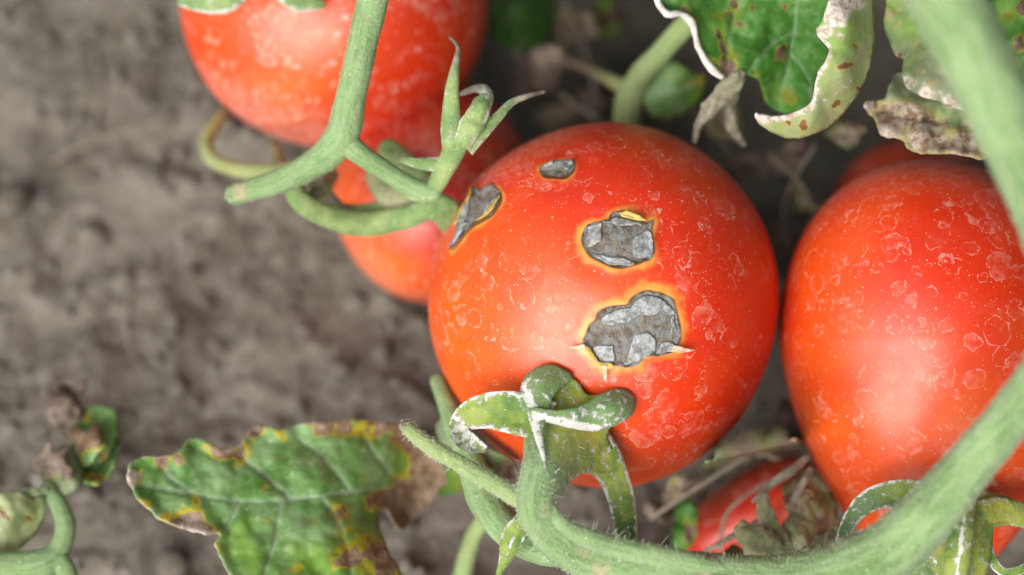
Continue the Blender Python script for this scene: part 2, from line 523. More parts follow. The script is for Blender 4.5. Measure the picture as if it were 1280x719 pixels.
def hair_obj(V, N, spec, parent):
    """fine hairs on a stem: (count, shortest mm, longest mm, share of long ones)"""
    cnt, lo, hi, frac = spec
    k = rng.integers(0, len(V), cnt)
    base = V[k] + rng.normal(0, 0.10, (cnt, 3))
    n = N[k] / np.linalg.norm(N[k], axis=1)[:, None] + rng.normal(0, 0.35, (cnt, 3))
    n /= np.linalg.norm(n, axis=1)[:, None]
    base = base - n * 0.15
    ln = lo * rng.uniform(0.5, 1.3, cnt)
    lg = rng.random(cnt) < frac
    ln[lg] = rng.uniform(lo, hi, lg.sum())
    w = np.where(lg, 0.050, 0.042)
    bend = rng.normal(0, 0.25, (cnt, 3))
    vs_, fs = [], []
    side = np.cross(n, rng.normal(size=(cnt, 3)))
    side /= np.linalg.norm(side, axis=1)[:, None]
    s2 = np.cross(n, side)
    for i in range(cnt):
        o0 = len(vs_)
        for lv, t in enumerate((0, 0.55)):
            c = base[i] + n[i] * ln[i] * t + bend[i] * ln[i] * t * t
            ww = w[i] * (1 - 0.4 * t)
            for a in (0, 2.094, 4.189):
                vs_.append(c + side[i] * (ww * math.cos(a)) + s2[i] * (ww * math.sin(a)))
        vs_.append(base[i] + n[i] * ln[i] + bend[i] * ln[i])
        for a in range(3):
            b = (a + 1) % 3
            fs.append([o0 + a, o0 + b, o0 + 3 + b, o0 + 3 + a])
            fs.append([o0 + 3 + a, o0 + 3 + b, o0 + 6])
    o = mesh_obj('stem_hairs', np.array(vs_), fs, M['hair'], parent)
    o['kind'] = 'stuff'
    return o

def ribbon(name, path, mat, parent, thick=0.65, n=44, nw=13, twist=0, cup=0.15, powder_edge=0.5, powder_mid=0.0, yel=None, under=None, dry=None, wob=0.05, powder=0.0, tip=None, crumple=0.25):
    """path rows: px, py, d, half width px [, twist degrees]: a sepal or strip of dead leaf with thickness"""
    r = np.asarray(path, float)
    if r.shape[1] == 4:
        r = np.column_stack([r, np.full(len(r), float(twist))])
    pts = P(r[:, 0], r[:, 1], r[:, 2])
    q = cr(np.column_stack([pts, SZ(r[:, 3], r[:, 2]), r[:, 4]]), n)
    c, hw, tw = q[:, :3], np.maximum(q[:, 3], 0.08), np.radians(q[:, 4])
    T = np.gradient(c, axis=0)
    T /= np.linalg.norm(T, axis=1)[:, None]
    A = np.cross(T, FWD)
    for i in range(n):
        if np.linalg.norm(A[i]) < 0.15:
            A[i] = A[i - 1] if i else UP
    A /= np.linalg.norm(A, axis=1)[:, None]
    for i in range(1, n):                       # keep the side vector from flipping where the strip turns over
        if A[i] @ A[i - 1] < 0:
            A[i] *= -1
    B = np.cross(A, T)
    A2 = A * np.cos(tw)[:, None] + B * np.sin(tw)[:, None]
    B2 = np.cross(A2, T)
    s = np.linspace(-1, 1, nw)
    prof = np.sqrt(np.clip(1 - np.abs(s) ** 4, 0, 1))
    edge_n = 1 + wob * fbm(np.column_stack([np.linspace(0, 6, n), np.zeros(n) + c[0, 0], np.zeros(n)]), 3)
    edge_m = 1 + wob * fbm(np.column_stack([np.linspace(0, 6, n), np.zeros(n) + c[0, 1] + 9, np.zeros(n)]), 3)
    wv = np.where(s[None] < 0, edge_n[:, None], edge_m[:, None]) * s[None]
    mid = c[:, None] + A2[:, None] * (wv * hw[:, None])[..., None] + B2[:, None] * (cup * hw[:, None] * (s[None] ** 2))[..., None]
    mid = mid + B2[:, None] * (crumple * fbm(mid / 3.0, 3))[..., None]
    tk = np.minimum(thick, hw * 0.6)[:, None] * 0.5 * np.maximum(prof[None], 0.12)
    top = mid - B2[:, None] * tk[..., None]
    bot = (mid + B2[:, None] * tk[..., None])[:, ::-1]
    m = 2 * nw
    V = np.concatenate([top, bot], 1).reshape(-1, 3)
    sa = np.concatenate([s, s[::-1]])[None].repeat(n, 0).ravel()
    al = np.repeat(np.linspace(0, 1, n), m)
    i = np.arange(n - 1)[:, None] * m
    j = np.arange(m)[None]
    jn = (j + 1) % m
    F = np.stack([i + j, i + m + j, i + m + jn, i + jn], -1).reshape(-1, 4).tolist()
    F.append(list(range(m)))
    F.append([(n - 1) * m + k for k in range(m)][::-1])
    at = {}
    at['powder'] = np.maximum(powder_edge * smooth(0.55, 0.95, np.abs(sa)), powder_mid * (1 - smooth(0.08, 0.22, np.abs(sa)))) + powder
    if tip:
        at['powder'] = np.maximum(at['powder'], tip[2] * smooth(tip[0], tip[1], al))
    at['yel'] = np.zeros(len(V)) if yel is None else smooth(yel[0], yel[1], al)
    at['under'] = np.zeros(len(V)) if under is None else smooth(under[0], under[1], al)
    at['dry'] = np.zeros(len(V)) if dry is None else smooth(dry[0], dry[1], al)
    return mesh_obj(name, V, F, mat, parent, at)

def poly_dist(px, py, poly):
    """signed distance in pixels to a closed outline, positive inside"""
    poly = np.asarray(poly, float)
    a, b = poly, np.roll(poly, -1, 0)
    p = np.column_stack([px, py])
    best = np.full(len(p), 1e9)
    inside = np.zeros(len(p), bool)
    for k in range(len(a)):
        e = b[k] - a[k]
        w = p - a[k]
        t = np.clip((w @ e) / max(e @ e, 1e-9), 0, 1)
        best = np.minimum(best, np.hypot(*(w - t[:, None] * e).T))
        cond = (a[k, 1] > p[:, 1]) != (b[k, 1] > p[:, 1])
        with np.errstate(divide='ignore', invalid='ignore'):
            xi = a[k, 0] + (p[:, 1] - a[k, 1]) * e[0] / (e[1] if e[1] else 1e-9)
        inside ^= cond & (p[:, 0] < xi)
    return np.where(inside, best, -best)

def line_dist(px, py, line):
    line = np.asarray(line, float)
    p = np.column_stack([px, py])
    best = np.full(len(p), 1e9)
    for k in range(len(line) - 1):
        e = line[k + 1] - line[k]
        w = p - line[k]
        t = np.clip((w @ e) / max(e @ e, 1e-9), 0, 1)
        best = np.minimum(best, np.hypot(*(w - t[:, None] * e).T))
    return best

def rough_outline(poly, step=5.0, amp=1.2, seed=0.0, curve=True):
    p = np.asarray(poly, float)
    if curve:
        q = np.vstack([p[-1], p, p[0], p[1]])
        out = []
        for k in range(len(p)):
            a, b, c, e = q[k], q[k + 1], q[k + 2], q[k + 3]
            for t in np.linspace(0, 1, 10, endpoint=False):
                out.append(0.5 * (2 * b + (c - a) * t + (2 * a - 5 * b + 4 * c - e) * t * t + (3 * b - a - 3 * c + e) * t ** 3))
        p = np.array(out)
    c = np.vstack([p, p[0]])
    L = np.concatenate([[0], np.cumsum(np.hypot(*np.diff(c, axis=0).T))])
    n = max(8, int(L[-1] / step))
    s = np.linspace(0, L[-1], n, endpoint=False)
    p = np.column_stack([np.interp(s, L, c[:, 0]), np.interp(s, L, c[:, 1])])
    z = np.zeros(n)
    f = np.column_stack([p / 14.0, z + seed])
    return p + amp * np.column_stack([fbm(f, 3), fbm(f + 50, 3)])

def triangulate(outline, step):
    x0, y0 = outline.min(0)
    x1, y1 = outline.max(0)
    gx, gy = np.meshgrid(np.arange(x0, x1, step), np.arange(y0, y1, step * 0.87))
    gx = gx + (np.arange(gx.shape[0]) % 2)[:, None] * step * 0.5
    p = np.column_stack([gx.ravel(), gy.ravel()]) + rng.normal(0, step * 0.08, (gx.size, 2))
    p = p[poly_dist(p[:, 0], p[:, 1], outline) > step * 0.55]
    n = len(outline)
    pts = [Vector(q) for q in np.vstack([outline, p])]
    ed = [(i, (i + 1) % n) for i in range(n)]
    v, e, f, *_ = delaunay_2d_cdt(pts, ed, [list(range(n))], 1, 1e-5)
    return np.array([list(a) for a in v]), [list(t) for t in f]

def tps(ctrl):
    c = np.asarray(ctrl, float)
    x, y = c[:, :2] / 100.0, c[:, 2]
    n = len(x)
    def U(r2):
        return 0.5 * r2 * np.log(r2 + 1e-9)
    A = np.zeros((n + 3, n + 3))
    r2 = ((x[:, None] - x[None]) ** 2).sum(-1)
    A[:n, :n] = U(r2) + np.eye(n) * 0.02
    A[:n, n] = 1
    A[:n, n + 1:] = x
    A[n, :n] = 1
    A[n + 1:, :n] = x.T
    w = np.linalg.solve(A + np.eye(n + 3) * 1e-9, np.concatenate([y, np.zeros(3)]))
    def f(px, py):
        q = np.column_stack([px, py]) / 100.0
        r2 = ((q[:, None] - x[None]) ** 2).sum(-1)
        return U(r2) @ w[:n] + w[n] + q @ w[n + 1:]
    return f

def blade(name, poly, depth, mat, parent, step=5.0, veins=(), blots=(), edge_brown=(0, 1), thick=0.45, ruffle=1.0, amp=1.2, pale_rim=0.0, pale_blots=(), curl=0.0, seed=0.0):
    """leaf blade traced in pixels at its own depth, with veins, blots (x, y, radius, strength) and thickness"""
    out = rough_outline(poly, step * 0.8, amp, seed)
    p, F = triangulate(out, step)
    px, py = p[:, 0], p[:, 1]
    f = tps(depth)
    d = f(px, py)
    s = np.abs(poly_dist(px, py, out))
    vd = np.full(len(p), 1e9)
    for vn in veins:
        q = cr(np.column_stack([np.asarray(vn, float), np.zeros(len(vn))]), 14)[:, :2]
        vd = np.minimum(vd, line_dist(px, py, q))
    vein = 1 - smooth(0.8, 3.6, vd)
    d = d + ruffle * 1.1 * fbm(np.column_stack([px / 38.0, py / 38.0, np.zeros(len(p)) + seed]), 3) + 0.5 * vein - 0.5 * ruffle * smooth(0, 22, vd)
    d = d + curl * (1 - smooth(0, 16, s))
    nec = np.zeros(len(p))
    eb, er = edge_brown
    if eb:
        nec = eb * (1 - smooth(0, er, s))
    for (x, y, rr, st) in blots:
        an = x * 1.7 + y
        ux, uy = (px - x) * math.cos(an) + (py - y) * math.sin(an), (py - y) * math.cos(an) - (px - x) * math.sin(an)
        r_ = np.hypot(ux * 0.8, uy * (1.5 if rr < 12 else 1.0)) * (1 + 0.6 * fbm(np.column_stack([px / (rr + 2), py / (rr + 2), np.zeros(len(p)) + x]), 3))
        nec = np.maximum(nec, st * (1 - smooth(rr * 0.35, rr * 1.25, r_)))
    pale = pale_rim * (1 - smooth(1.0, 5.0, s))
    for (x, y, rr, st) in pale_blots:
        r_ = np.hypot(px - x, py - y) * (1 + 0.5 * fbm(np.column_stack([px / 12, py / 12, np.zeros(len(p)) + y]), 2))
        pale = np.maximum(pale, st * (1 - smooth(rr * 0.5, rr * 1.1, r_)))
    V = P(px, py, d)
    o = mesh_obj(name, V, F, mat, parent, dict(vein=vein, necro=nec, pale=pale))
    so = o.modifiers.new('thickness', 'SOLIDIFY')
    so.thickness = thick * MM
    so.offset = 0
    return o

def fruit(parent, centre, semi, calyx_dir, mat, nu=120, nv=80, taper=0.0, roll=0.0, lobes=0.012, dimple=2.0, seed=0.0, lesions=(), name='skin', bump=0.0, b_low=None, cone=0.0, dust_dir=None, dust_amt=0.0, orange_dir=None, orange_amt=0.0):
    """tomato body: centre (px, py, d), half sizes (px across, px tall, mm deep) in the view frame"""
    cx, cy, cd = centre
    C = P(cx, cy, cd)
    a, b, c = SZ(semi[0], cd), SZ(semi[1], cd), semi[2]
    ax = np.asarray(calyx_dir, float)
    ax = ax / np.linalg.norm(ax)
    t1 = np.cross(ax, [0, 1, 0.2]); t1 /= np.linalg.norm(t1)
    t2 = np.cross(ax, t1)
    th = np.linspace(0, math.pi, nv)
    ph = np.linspace(0, 2 * math.pi, nu, endpoint=False)
    TH, PH = np.meshgrid(th, ph, indexing='ij')
    dirv = np.cos(TH)[..., None] * ax + (np.sin(TH) * np.cos(PH))[..., None] * t1 + (np.sin(TH) * np.sin(PH))[..., None] * t2
    e = dirv.reshape(-1, 3)                                   # unit directions: right, up, towards the viewer
    TH, PH = TH.ravel(), PH.ravel()
    tp = 1 + taper * e[:, 1]
    low = np.clip(-e[:, 1], 0, 1)
    bb = np.where(e[:, 1] < 0, SZ(b_low, cd) if b_low else b, b)
    cn = 1 - cone * low
    loc = np.column_stack([e[:, 0] * a * tp * cn, e[:, 1] * bb, e[:, 2] * c * (1 + 0.5 * taper * e[:, 1]) * cn])
    k = 1 + lobes * np.cos(3 * PH + seed) * np.sin(TH) ** 2 + 0.012 * fbm(e * 1.3 + seed, 2)
    k = k - dimple / max(a, b) * np.exp(-(TH / 0.22) ** 2)
    k = k + 0.05 * bump * np.exp(-((TH - 0.5) / 0.35) ** 2) * np.cos(5 * PH)
    loc = loc * k[:, None]
    cr_, sr = math.cos(roll), math.sin(roll)
    loc = np.column_stack([loc[:, 0] * cr_ - loc[:, 1] * sr, loc[:, 0] * sr + loc[:, 1] * cr_, loc[:, 2]])
    V = C + loc[:, :1] * RT + loc[:, 1:2] * UP - loc[:, 2:3] * FWD
    halo = np.zeros(len(V))
    if len(lesions):
        px, py, dd = to_px(V)
        front = loc[:, 2] > 0
        nrm = V - C
        nrm /= np.linalg.norm(nrm, axis=1)[:, None]
        for poly, width in lesions:
            poly = np.asarray(poly)
            m_ = front & (px > poly[:, 0].min() - 60) & (px < poly[:, 0].max() + 60) & (py > poly[:, 1].min() - 60) & (py < poly[:, 1].max() + 60)
            idx = np.nonzero(m_)[0]
            s = poly_dist(px[idx], py[idx], poly)
            halo[idx] = np.maximum(halo[idx], smooth(-width, 0.5, s) ** 1.3)
            lip = 0.10 * np.exp(-((s + 4) / 5) ** 2) - 0.45 * smooth(-0.5, 5, s) - 0.35 * np.exp(-((s + 0) / 26.0) ** 2)
            V[idx] += nrm[idx] * lip[:, None]
    dust = np.zeros(len(V))
    if dust_dir is not None:
        dv = np.asarray(dust_dir, float); dv /= np.linalg.norm(dv)
        dust = dust_amt * smooth(0.6, 1.0, e @ dv)
    org = np.zeros(len(V))
    if orange_dir is not None:
        dv = np.asarray(orange_dir, float); dv /= np.linalg.norm(dv)
        org = orange_amt * smooth(0.2, 1.0, e @ dv)
    i = np.arange(nv - 1)[:, None] * nu
    j = np.arange(nu)[None]
    jn = (j + 1) % nu
    F = np.stack([i + j, i + nu + j, i + nu + jn, i + jn], -1).reshape(-1, 4).tolist()
    o = mesh_obj(name, V, F, mat, parent, dict(halo=halo, dust=dust, orange=org))
    return o, V, F

def base_of(centre, semi):
    p = P(*centre)
    return np.array([p[0], p[1], max(0.0, p[2] - SZ(min(semi[0], semi[1]), centre[2]))])

# ------------------------------------------------------------------ the setting: dry soil
N = 520
u = np.linspace(-1, 1, N)
gx = 210 * u + 25000 * u ** 15
X, Y = np.meshgrid(gx - 15, gx + 5, indexing='ij')
q = np.column_stack([X.ravel(), Y.ravel(), np.zeros(N * N)])
HOLLOW = P(960, 640, ground_d(960, 640, -12))[:2]         # a hole in the crust between the two large fruits
VOID = P(850, 40, ground_d(850, 40, -20))[:2]              # the furrow falls away behind the fruit
def soil_h(x, y):
    q = np.column_stack([x, y, np.zeros(len(x))])
    w = q + 6 * np.column_stack([perlin(q / 17 + 3), perlin(q / 17 + 40), np.zeros(len(x))])
    h = 5.0 * fbm(w / 55.0, 2) + 4.6 * (0.5 - np.abs(perlin(w / 21.0 + 8))) + 1.5 * (0.5 - np.abs(perlin(w / 9.0 + 21))) + 0.6 * perlin(q / 3.6) + 0.3 * perlin(q / 1.7)
    hx, hy = HOLLOW
    return h - 3.0 - 24.0 * np.exp(-((x - hx) ** 2 + (y - hy) ** 2) / 26.0 ** 2) - 42.0 * np.exp(-((x - VOID[0]) / 58.0) ** 2 - ((y - VOID[1]) / 34.0) ** 2)
ground = mesh_obj('ground', np.column_stack([X.ravel(), Y.ravel(), soil_h(X.ravel(), Y.ravel())]),
                  np.stack([(np.arange(N - 1)[:, None] * N + np.arange(N - 1)[None]).ravel() + k for k in (0, N, N + 1, 1)], 1), M['soil'])
ground['kind'] = 'structure'

# crumbs of soil lying on it
import bmesh
bm = bmesh.new()
bmesh.ops.create_icosphere(bm, subdivisions=2, radius=1)
ico_v = np.array([v.co for v in bm.verts]); ico_f = np.array([[v.index for v in f.verts] for f in bm.faces])
bm.free()
nc = 1500
cxs, cys = rng.uniform(-150, 110, nc), rng.uniform(-95, 110, nc)
rad = np.minimum(0.5 + rng.exponential(0.55, nc), 3.2)
hz = soil_h(cxs, cys)
vv, ff = [], []
for i in range(nc):
    sc3 = rad[i] * rng.uniform(0.65, 1.15, 3)
    v = ico_v * (1 + 0.6 * perlin(ico_v * 1.1 + i * 1.7))[:, None] * sc3
    vv.append(v + [cxs[i], cys[i], hz[i] + 0.35 * rad[i]])
    ff.append(ico_f + i * len(ico_v))
cr_o = mesh_obj('soil_crumbs', np.vstack(vv), np.vstack(ff), M['soil'])
tag(cr_o, 'loose grey brown crumbs of dry soil scattered over the ground', 'soil', kind='stuff')

# ------------------------------------------------------------------ tomatoes
FR = 'ripe tomatoes on the vine'
def sc_px(pts, ox, oy, s):
    return [(ox + x / s, oy + y / s) for x, y in pts]
L1 = sc_px([(112, 490), (125, 430), (140, 380), (190, 335), (210, 280), (300, 240), (410, 230), (440, 180), (540, 135), (640, 152), (715, 190), (750, 280), (772, 380), (768, 480), (740, 540), (640, 575), (540, 580), (480, 635), (410, 658), (320, 640), (250, 640), (170, 580)], 710, 340, 5.53)
L2 = sc_px([(180, 385), (205, 300), (270, 262), (350, 240), (405, 222), (420, 180), (520, 163), (620, 198), (690, 258), (758, 235), (748, 300), (752, 380), (768, 470), (745, 540), (660, 578), (580, 602), (500, 622), (400, 602), (290, 552), (215, 490)], 700, 240, 6.54)
L3 = sc_px([(66, 690), (105, 590), (115, 500), (158, 410), (200, 340), (215, 280), (260, 300), (330, 268), (380, 298), (398, 350), (362, 420), (322, 465), (250, 505), (190, 545), (120, 630)], 550, 180, 5.137)
L4 = sc_px([(638, 158), (690, 130), (760, 113), (840, 108), (868, 140), (842, 192), (800, 216), (720, 216), (662, 205)], 550, 180, 5.137)
LES = [(rough_outline(L1, 2.0, 1.0, 1), 30), (rough_outline(L2, 2.0, 0.9, 2), 22), (rough_outline(L3, 2.0, 0.5, 3), 10), (rough_outline(L4, 2.0, 0.6, 4), 11)]

mc, ms = (755, 381, 28), (219, 228, 30.0)
t_main = thing('tomato', base_of(mc, ms), 'red tomato with four grey corky scabs and a curled green calyx', 'tomato', FR)
main_skin, MV, MF = fruit(t_main, mc, ms, (-0.16, -0.66, 0.73), M['tom_main'], nu=620, nv=400, taper=0.02, dimple=1.6, lesions=LES, lobes=0.008,
                          dust_dir=(-0.6, 0.75, -0.25), dust_amt=0.4, orange_dir=(-0.75, -0.55, 0.35), orange_amt=0.55)
bvh = BVHTree.FromPolygons([Vector(v) for v in MV], MF)
main_C = P(*mc)
# smooth fruit without pits, for laying scabs on
_a, _b, _c = SZ(ms[0], mc[2]), SZ(ms[1], mc[2]), ms[2]
def cast(px, py):
    hit = np.zeros((len(px), 3)); nr = np.zeros((len(px), 3))
    tgt = P(px, py, np.zeros(len(px)))
    for i in range(len(px)):
        dv = Vector(tgt[i] - CAM).normalized()
        h, n_, _, _ = bvh.ray_cast(Vector(CAM), dv)
        if h is None:
            h, n_, _, _ = bvh.find_nearest(Vector(tgt[i]))
        hit[i] = h
        nr[i] = n_
    nn = hit - main_C
    nn /= np.linalg.norm(nn, axis=1)[:, None]
    return hit, nn

def patch(name, poly, mat, parent, height, step, amp=0.4, seed=0.0, thick=None, rim_px=4.0, tilt=None):
    out = rough_outline(poly, step, amp, seed, curve=len(poly) > 6) if amp else np.asarray(poly)
    p, F = triangulate(out, step)
    px, py = p[:, 0], p[:, 1]
    hit, nn = cast(px, py)
    s = np.abs(poly_dist(px, py, out))
    h = height(px, py, s)
    V = hit + nn * h[:, None]
    o = mesh_obj(name, V, F, mat, parent, dict(rim=smooth(0, rim_px, s), grey=smooth(0.35, 0.6, 0.5 + fbm(np.column_stack([px / 10, py / 10, np.zeros(len(px)) + seed]), 2))))
    if thick:
        so = o.modifiers.new('thickness', 'SOLIDIFY')
        so.thickness = thick * MM
        so.offset = -1
    return o

def scab_h(lift, sd):
    def f(px, py, s):
        z = np.zeros(len(px)) + sd
        return lift * 1.0 + 0.16 * fbm(np.column_stack([px / 11, py / 11, z]), 4, 0.6) + 0.08 * perlin(np.column_stack([px / 2.4, py / 2.4, z])) - 0.12 * (1 - smooth(0, 3, s))
    return f

def flap_h(base, lift=0.5, sd=0.0, dirv=(0, 0), c=(0, 0), k=0.0):
    def f(px, py, s):
        z = np.zeros(len(px)) + sd
        t = (px - c[0]) * dirv[0] + (py - c[1]) * dirv[1]
        return base + lift * (1 - smooth(0, 6, s)) * 0.5 + 0.10 * fbm(np.column_stack([px / 12, py / 12, z]), 3) + k * t
    return f

flaps = {
    0: ([(230, 350), (262, 290), (330, 262), (430, 248), (470, 195), (540, 170), (630, 185), (705, 240), (716, 292), (640, 285), (560, 300), (490, 290), (420, 345), (330, 356)],
        [(172, 510), (300, 498), (326, 600), (300, 618), (240, 622)],
        [(385, 622), (410, 560), (440, 490), (490, 420), (570, 428), (592, 530), (540, 575), (460, 615)],
        [(600, 560), (640, 490), (690, 470), (720, 500), (700, 545)],
        [(690, 335), (716, 300), (742, 400), (700, 432)]),
    1: ([(212, 400), (238, 300), (346, 264), (336, 400), (272, 450), (230, 470)],
        [(350, 256), (440, 238), (520, 238), (640, 268), (662, 288), (560, 286), (480, 286), (430, 272)],
        [(600, 400), (700, 330), (746, 390), (742, 520), (680, 552), (612, 540), (600, 480)],
        [(280, 520), (400, 540), (560, 560), (600, 588), (500, 612), (390, 592), (300, 552)]),
    2: ([(76, 672), (118, 590), (150, 530), (200, 515), (140, 612)],
        [(320, 385), (386, 350), (362, 412), (300, 472)],
        [(128, 505), (200, 350), (214, 420), (160, 515)]),
    3: ([(790, 165), (838, 118), (862, 143), (822, 188)], [(672, 150), (740, 124), (735, 150), (690, 165)]),
}
org = {0: (710, 340, 5.53), 1: (700, 240, 6.54), 2: (550, 180, 5.137), 3: (550, 180, 5.137)}
names = ['large kidney shaped scab', 'oval scab with raised yellow upper lip', 'pointed leaf shaped scab', 'smallest scab']
for i, (poly, w) in enumerate(LES):
    sc_o = patch('scab', poly, M['scab'], t_main, scab_h(0.42, i * 3.1), 1.6, 0.0, i)
    sc_o['label'] = names[i]
    for k, fl in enumerate(flaps[i]):
        patch('skin_flap', sc_px(fl, *org[i]), M['flap'], sc_o, flap_h(0.62, 0.10, i * 7 + k), 1.5, 2.6, i * 5 + k, thick=0.12)
    if i == 2:
        patch('yellow_lip', sc_px([(112, 520), (158, 412), (200, 342), (216, 284), (228, 300), (214, 352), (170, 425), (130, 510)], *org[2]), M['flap_y'], sc_o, flap_h(0.55, 0.1, 2), 1.5, 0.3, 3, thick=0.2)
        patch('yellow_lip', sc_px([(398, 345), (362, 425), (318, 470), (250, 508), (300, 455), (350, 405)], *org[2]), M['flap_y'], sc_o, flap_h(0.55, 0.1, 3), 1.5, 0.3, 3, thick=0.2)
    if i == 1:
        patch('yellow_lip', sc_px([(470, 192), (540, 172), (640, 213), (700, 262), (610, 252), (500, 226)], *org[1]), M['flap_y'], sc_o, flap_h(0.8, 0.2, 4), 1.5, 0.4, 3, thick=0.3)
    if i == 0:
        for k, fl in enumerate(([(690, 540), (715, 498), (760, 505), (862, 530), (770, 548)], [(15, 512), (60, 500), (118, 490), (128, 520), (60, 522)], [(236, 630), (272, 632), (268, 735), (248, 728)])):
            patch('torn_skin', sc_px(fl, *org[0]), M['flap_c'], sc_o, flap_h(0.8, 0.2, k), 1.5, 0.3, k, thick=0.35)
        patch('yellow_lip', sc_px([(112, 500), (150, 515), (215, 605), (300, 622), (310, 650), (240, 650), (165, 590)], *org[0]), M['flap_y'], sc_o, flap_h(0.8, 0.2, 9), 1.5, 0.4, 5, thick=0.3)

# calyx of the scabbed tomato: a joined star of broad sepals, two of them folded back on themselves
def star_sheet(name, poly, depth, parent, powder=(), yel=None, under=None, base_p=0.08, thick=0.7, ruffle=0.25, step=3.2, amp=0.7):
    o = blade(name, poly, depth, M['sepal'], parent, step=step, thick=thick, ruffle=ruffle, amp=amp)
    px, py, _ = to_px(np.array([list(v.co) for v in o.data.vertices]) / MM + root_base(o))
    pw = np.full(len(px), base_p)
    for line, w, st in powder:
        pw = np.maximum(pw, st * (1 - smooth(w * 0.4, w, line_dist(px, py, line))))
    vals = dict(powder=pw, yel=np.zeros(len(px)) if yel is None else yel(px, py), under=np.zeros(len(px)) if under is None else under(px, py), dry=np.zeros(len(px)))
    for nm, val in vals.items():
        at = o.data.attributes.new(nm, 'FLOAT', 'POINT')
        at.data.foreach_set('value', val.astype(np.float32))
    return o
cal = star_sheet('calyx', [(656, 556), (655, 525), (656, 497), (664, 476), (680, 463), (702, 464), (722, 478), (733, 493), (752, 493), (775, 491), (787, 500), (780, 516), (764, 530), (758, 546), (764, 560), (771, 582), (752, 592), (735, 590), (718, 596), (706, 608), (694, 622), (676, 626), (662, 618), (656, 592)],
            [(658, 500, 1.5), (680, 464, 0.5), (722, 480, 0.8), (787, 500, 1.8), (764, 530, 2.5), (770, 575, 4.5), (735, 592, 1.5), (714, 598, -3.5), (655, 530, 1.0), (658, 575, -4), (656, 592, -5.5), (688, 562, -7.2), (702, 535, -3.5), (676, 592, -9.6), (676, 624, -9.8), (692, 622, -7.5), (662, 616, -8), (728, 556, -1.5), (705, 500, -0.5), (735, 512, 0.3)],
            t_main, yel=lambda x, y: np.maximum(1 - smooth(30, 60, np.hypot(x - 735, y - 555)), 0.7 * (1 - smooth(20, 50, np.hypot(x - 712, y - 500)))),
            under=lambda x, y: smooth(540, 595, y) * (1 - smooth(690, 730, x)),
            powder=[([(735, 590), (718, 596), (706, 606)], 6, 0.35), ([(760, 560), (771, 582)], 5, 0.5)])
star_sheet('sepal_fold', [(651, 494), (655, 476), (667, 463), (684, 457), (702, 461), (716, 472), (702, 482), (691, 497), (684, 516), (679, 545), (683, 586), (674, 564), (664, 532), (658, 510)],
           [(651, 494, -0.5), (667, 463, 0.2), (702, 461, 0.0), (716, 472, -0.3), (672, 480, -3.2), (691, 485, -2.6), (665, 510, -4.2), (684, 516, -4.0), (672, 545, -6.8), (683, 586, -10.4)], cal,
           powder=[([(655, 488), (665, 505), (668, 530), (675, 560), (682, 584)], 9, 0.62), ([(652, 490), (660, 470)], 4, 0.3)], under=lambda x, y: np.full(len(x), 0.75), base_p=0.14, thick=0.55)
star_sheet('sepal_fold', [(661, 515), (668, 509), (692, 513), (715, 510), (736, 502), (752, 493), (772, 487), (787, 491), (793, 505), (787, 520), (770, 530), (745, 538), (720, 536), (695, 530), (670, 524)],
           [(661, 515, -5.6), (692, 520, -5.0), (720, 523, -4.6), (736, 502, -2.4), (752, 493, -1.0), (772, 487, 0.8), (793, 505, 1.2), (787, 520, 0.4), (745, 538, -1.2), (720, 536, -2.6), (695, 530, -4.2), (760, 512, -3.6), (778, 505, -2.6)], cal,
           powder=[([(668, 519), (695, 527), (722, 533), (745, 535)], 9, 0.66), ([(745, 535), (775, 524)], 6, 0.35), ([(750, 496), (775, 490)], 4, 0.3)], under=lambda x, y: np.full(len(x), 0.75), base_p=0.16, thick=0.55)
ribbon('sepal', [(690, 528, -1.5, 26), (655, 518, -0.8, 27), (618, 513, -0.5, 24), (590, 518, 1, 18), (576, 530, 2.5, 14), (577, 544, 2, 13), (590, 554, 0.5, 12), (608, 562, -0.5, 5)], M['sepal'], cal, cup=-0.35, powder_edge=0.5, tip=(0.55, 0.75, 0.5), n=56)
ribbon('sepal', [(722, 548, -0.5, 30), (748, 566, 2.5, 26), (765, 592, 4.5, 20), (776, 622, 4.5, 17), (782, 655, 3.8, 15), (785, 700, 3.0, 10)], M['sepal'], cal, cup=0.25, powder_edge=0.52, powder_mid=0.15, yel=(0.5, 0.0), n=56)

rc, rs = (1164, 418, 28), (193, 221, 25.5)
t_right = thing('tomato', base_of(rc, rs), 'plum shaped red tomato behind the arching thick green vine', 'tomato', FR)
fruit(t_right, rc, rs, (0.25, -0.80, 0.55), M['tom'], nu=360, nv=240, taper=0.0, dimple=1.5, roll=0.05, b_low=305, cone=0.16, seed=2.0, dust_dir=(-0.1, 0.95, -0.2), dust_amt=0.25, orange_dir=(-0.4, -0.8, 0.4), orange_amt=0.55)
cal2 = blade('calyx', [(1150, 640), (1165, 615), (1200, 602), (1225, 615), (1262, 624), (1285, 640), (1262, 655), (1240, 662), (1236, 690), (1225, 730), (1180, 735), (1160, 690)],
             [(1150, 640, 6), (1200, 602, 6), (1285, 640, 10), (1225, 730, 0), (1180, 735, 0), (1205, 670, -1), (1236, 680, 2)], M['sepal'], t_right, step=5, thick=1.3, ruffle=0.4, amp=1)
for nm, val in (('yel', 0.7), ('powder', 0.1), ('under', 0.0), ('dry', 0.0)):
    at = cal2.data.attributes.new(nm, 'FLOAT', 'POINT')
    at.data.foreach_set('value', np.full(len(cal2.data.vertices), val, np.float32))
ribbon('sepal', [(1190, 634, 4, 24), (1150, 622, 2, 22), (1112, 618, 2, 17), (1084, 627, 2, 14), (1066, 645, 3, 11), (1055, 668, 3, 9), (1047, 694, 3, 7), (1044, 715, 3, 3)], M['sepal'], cal2, cup=-0.3, powder_edge=0.45, under=(0.3, 0.55), powder=0.1)
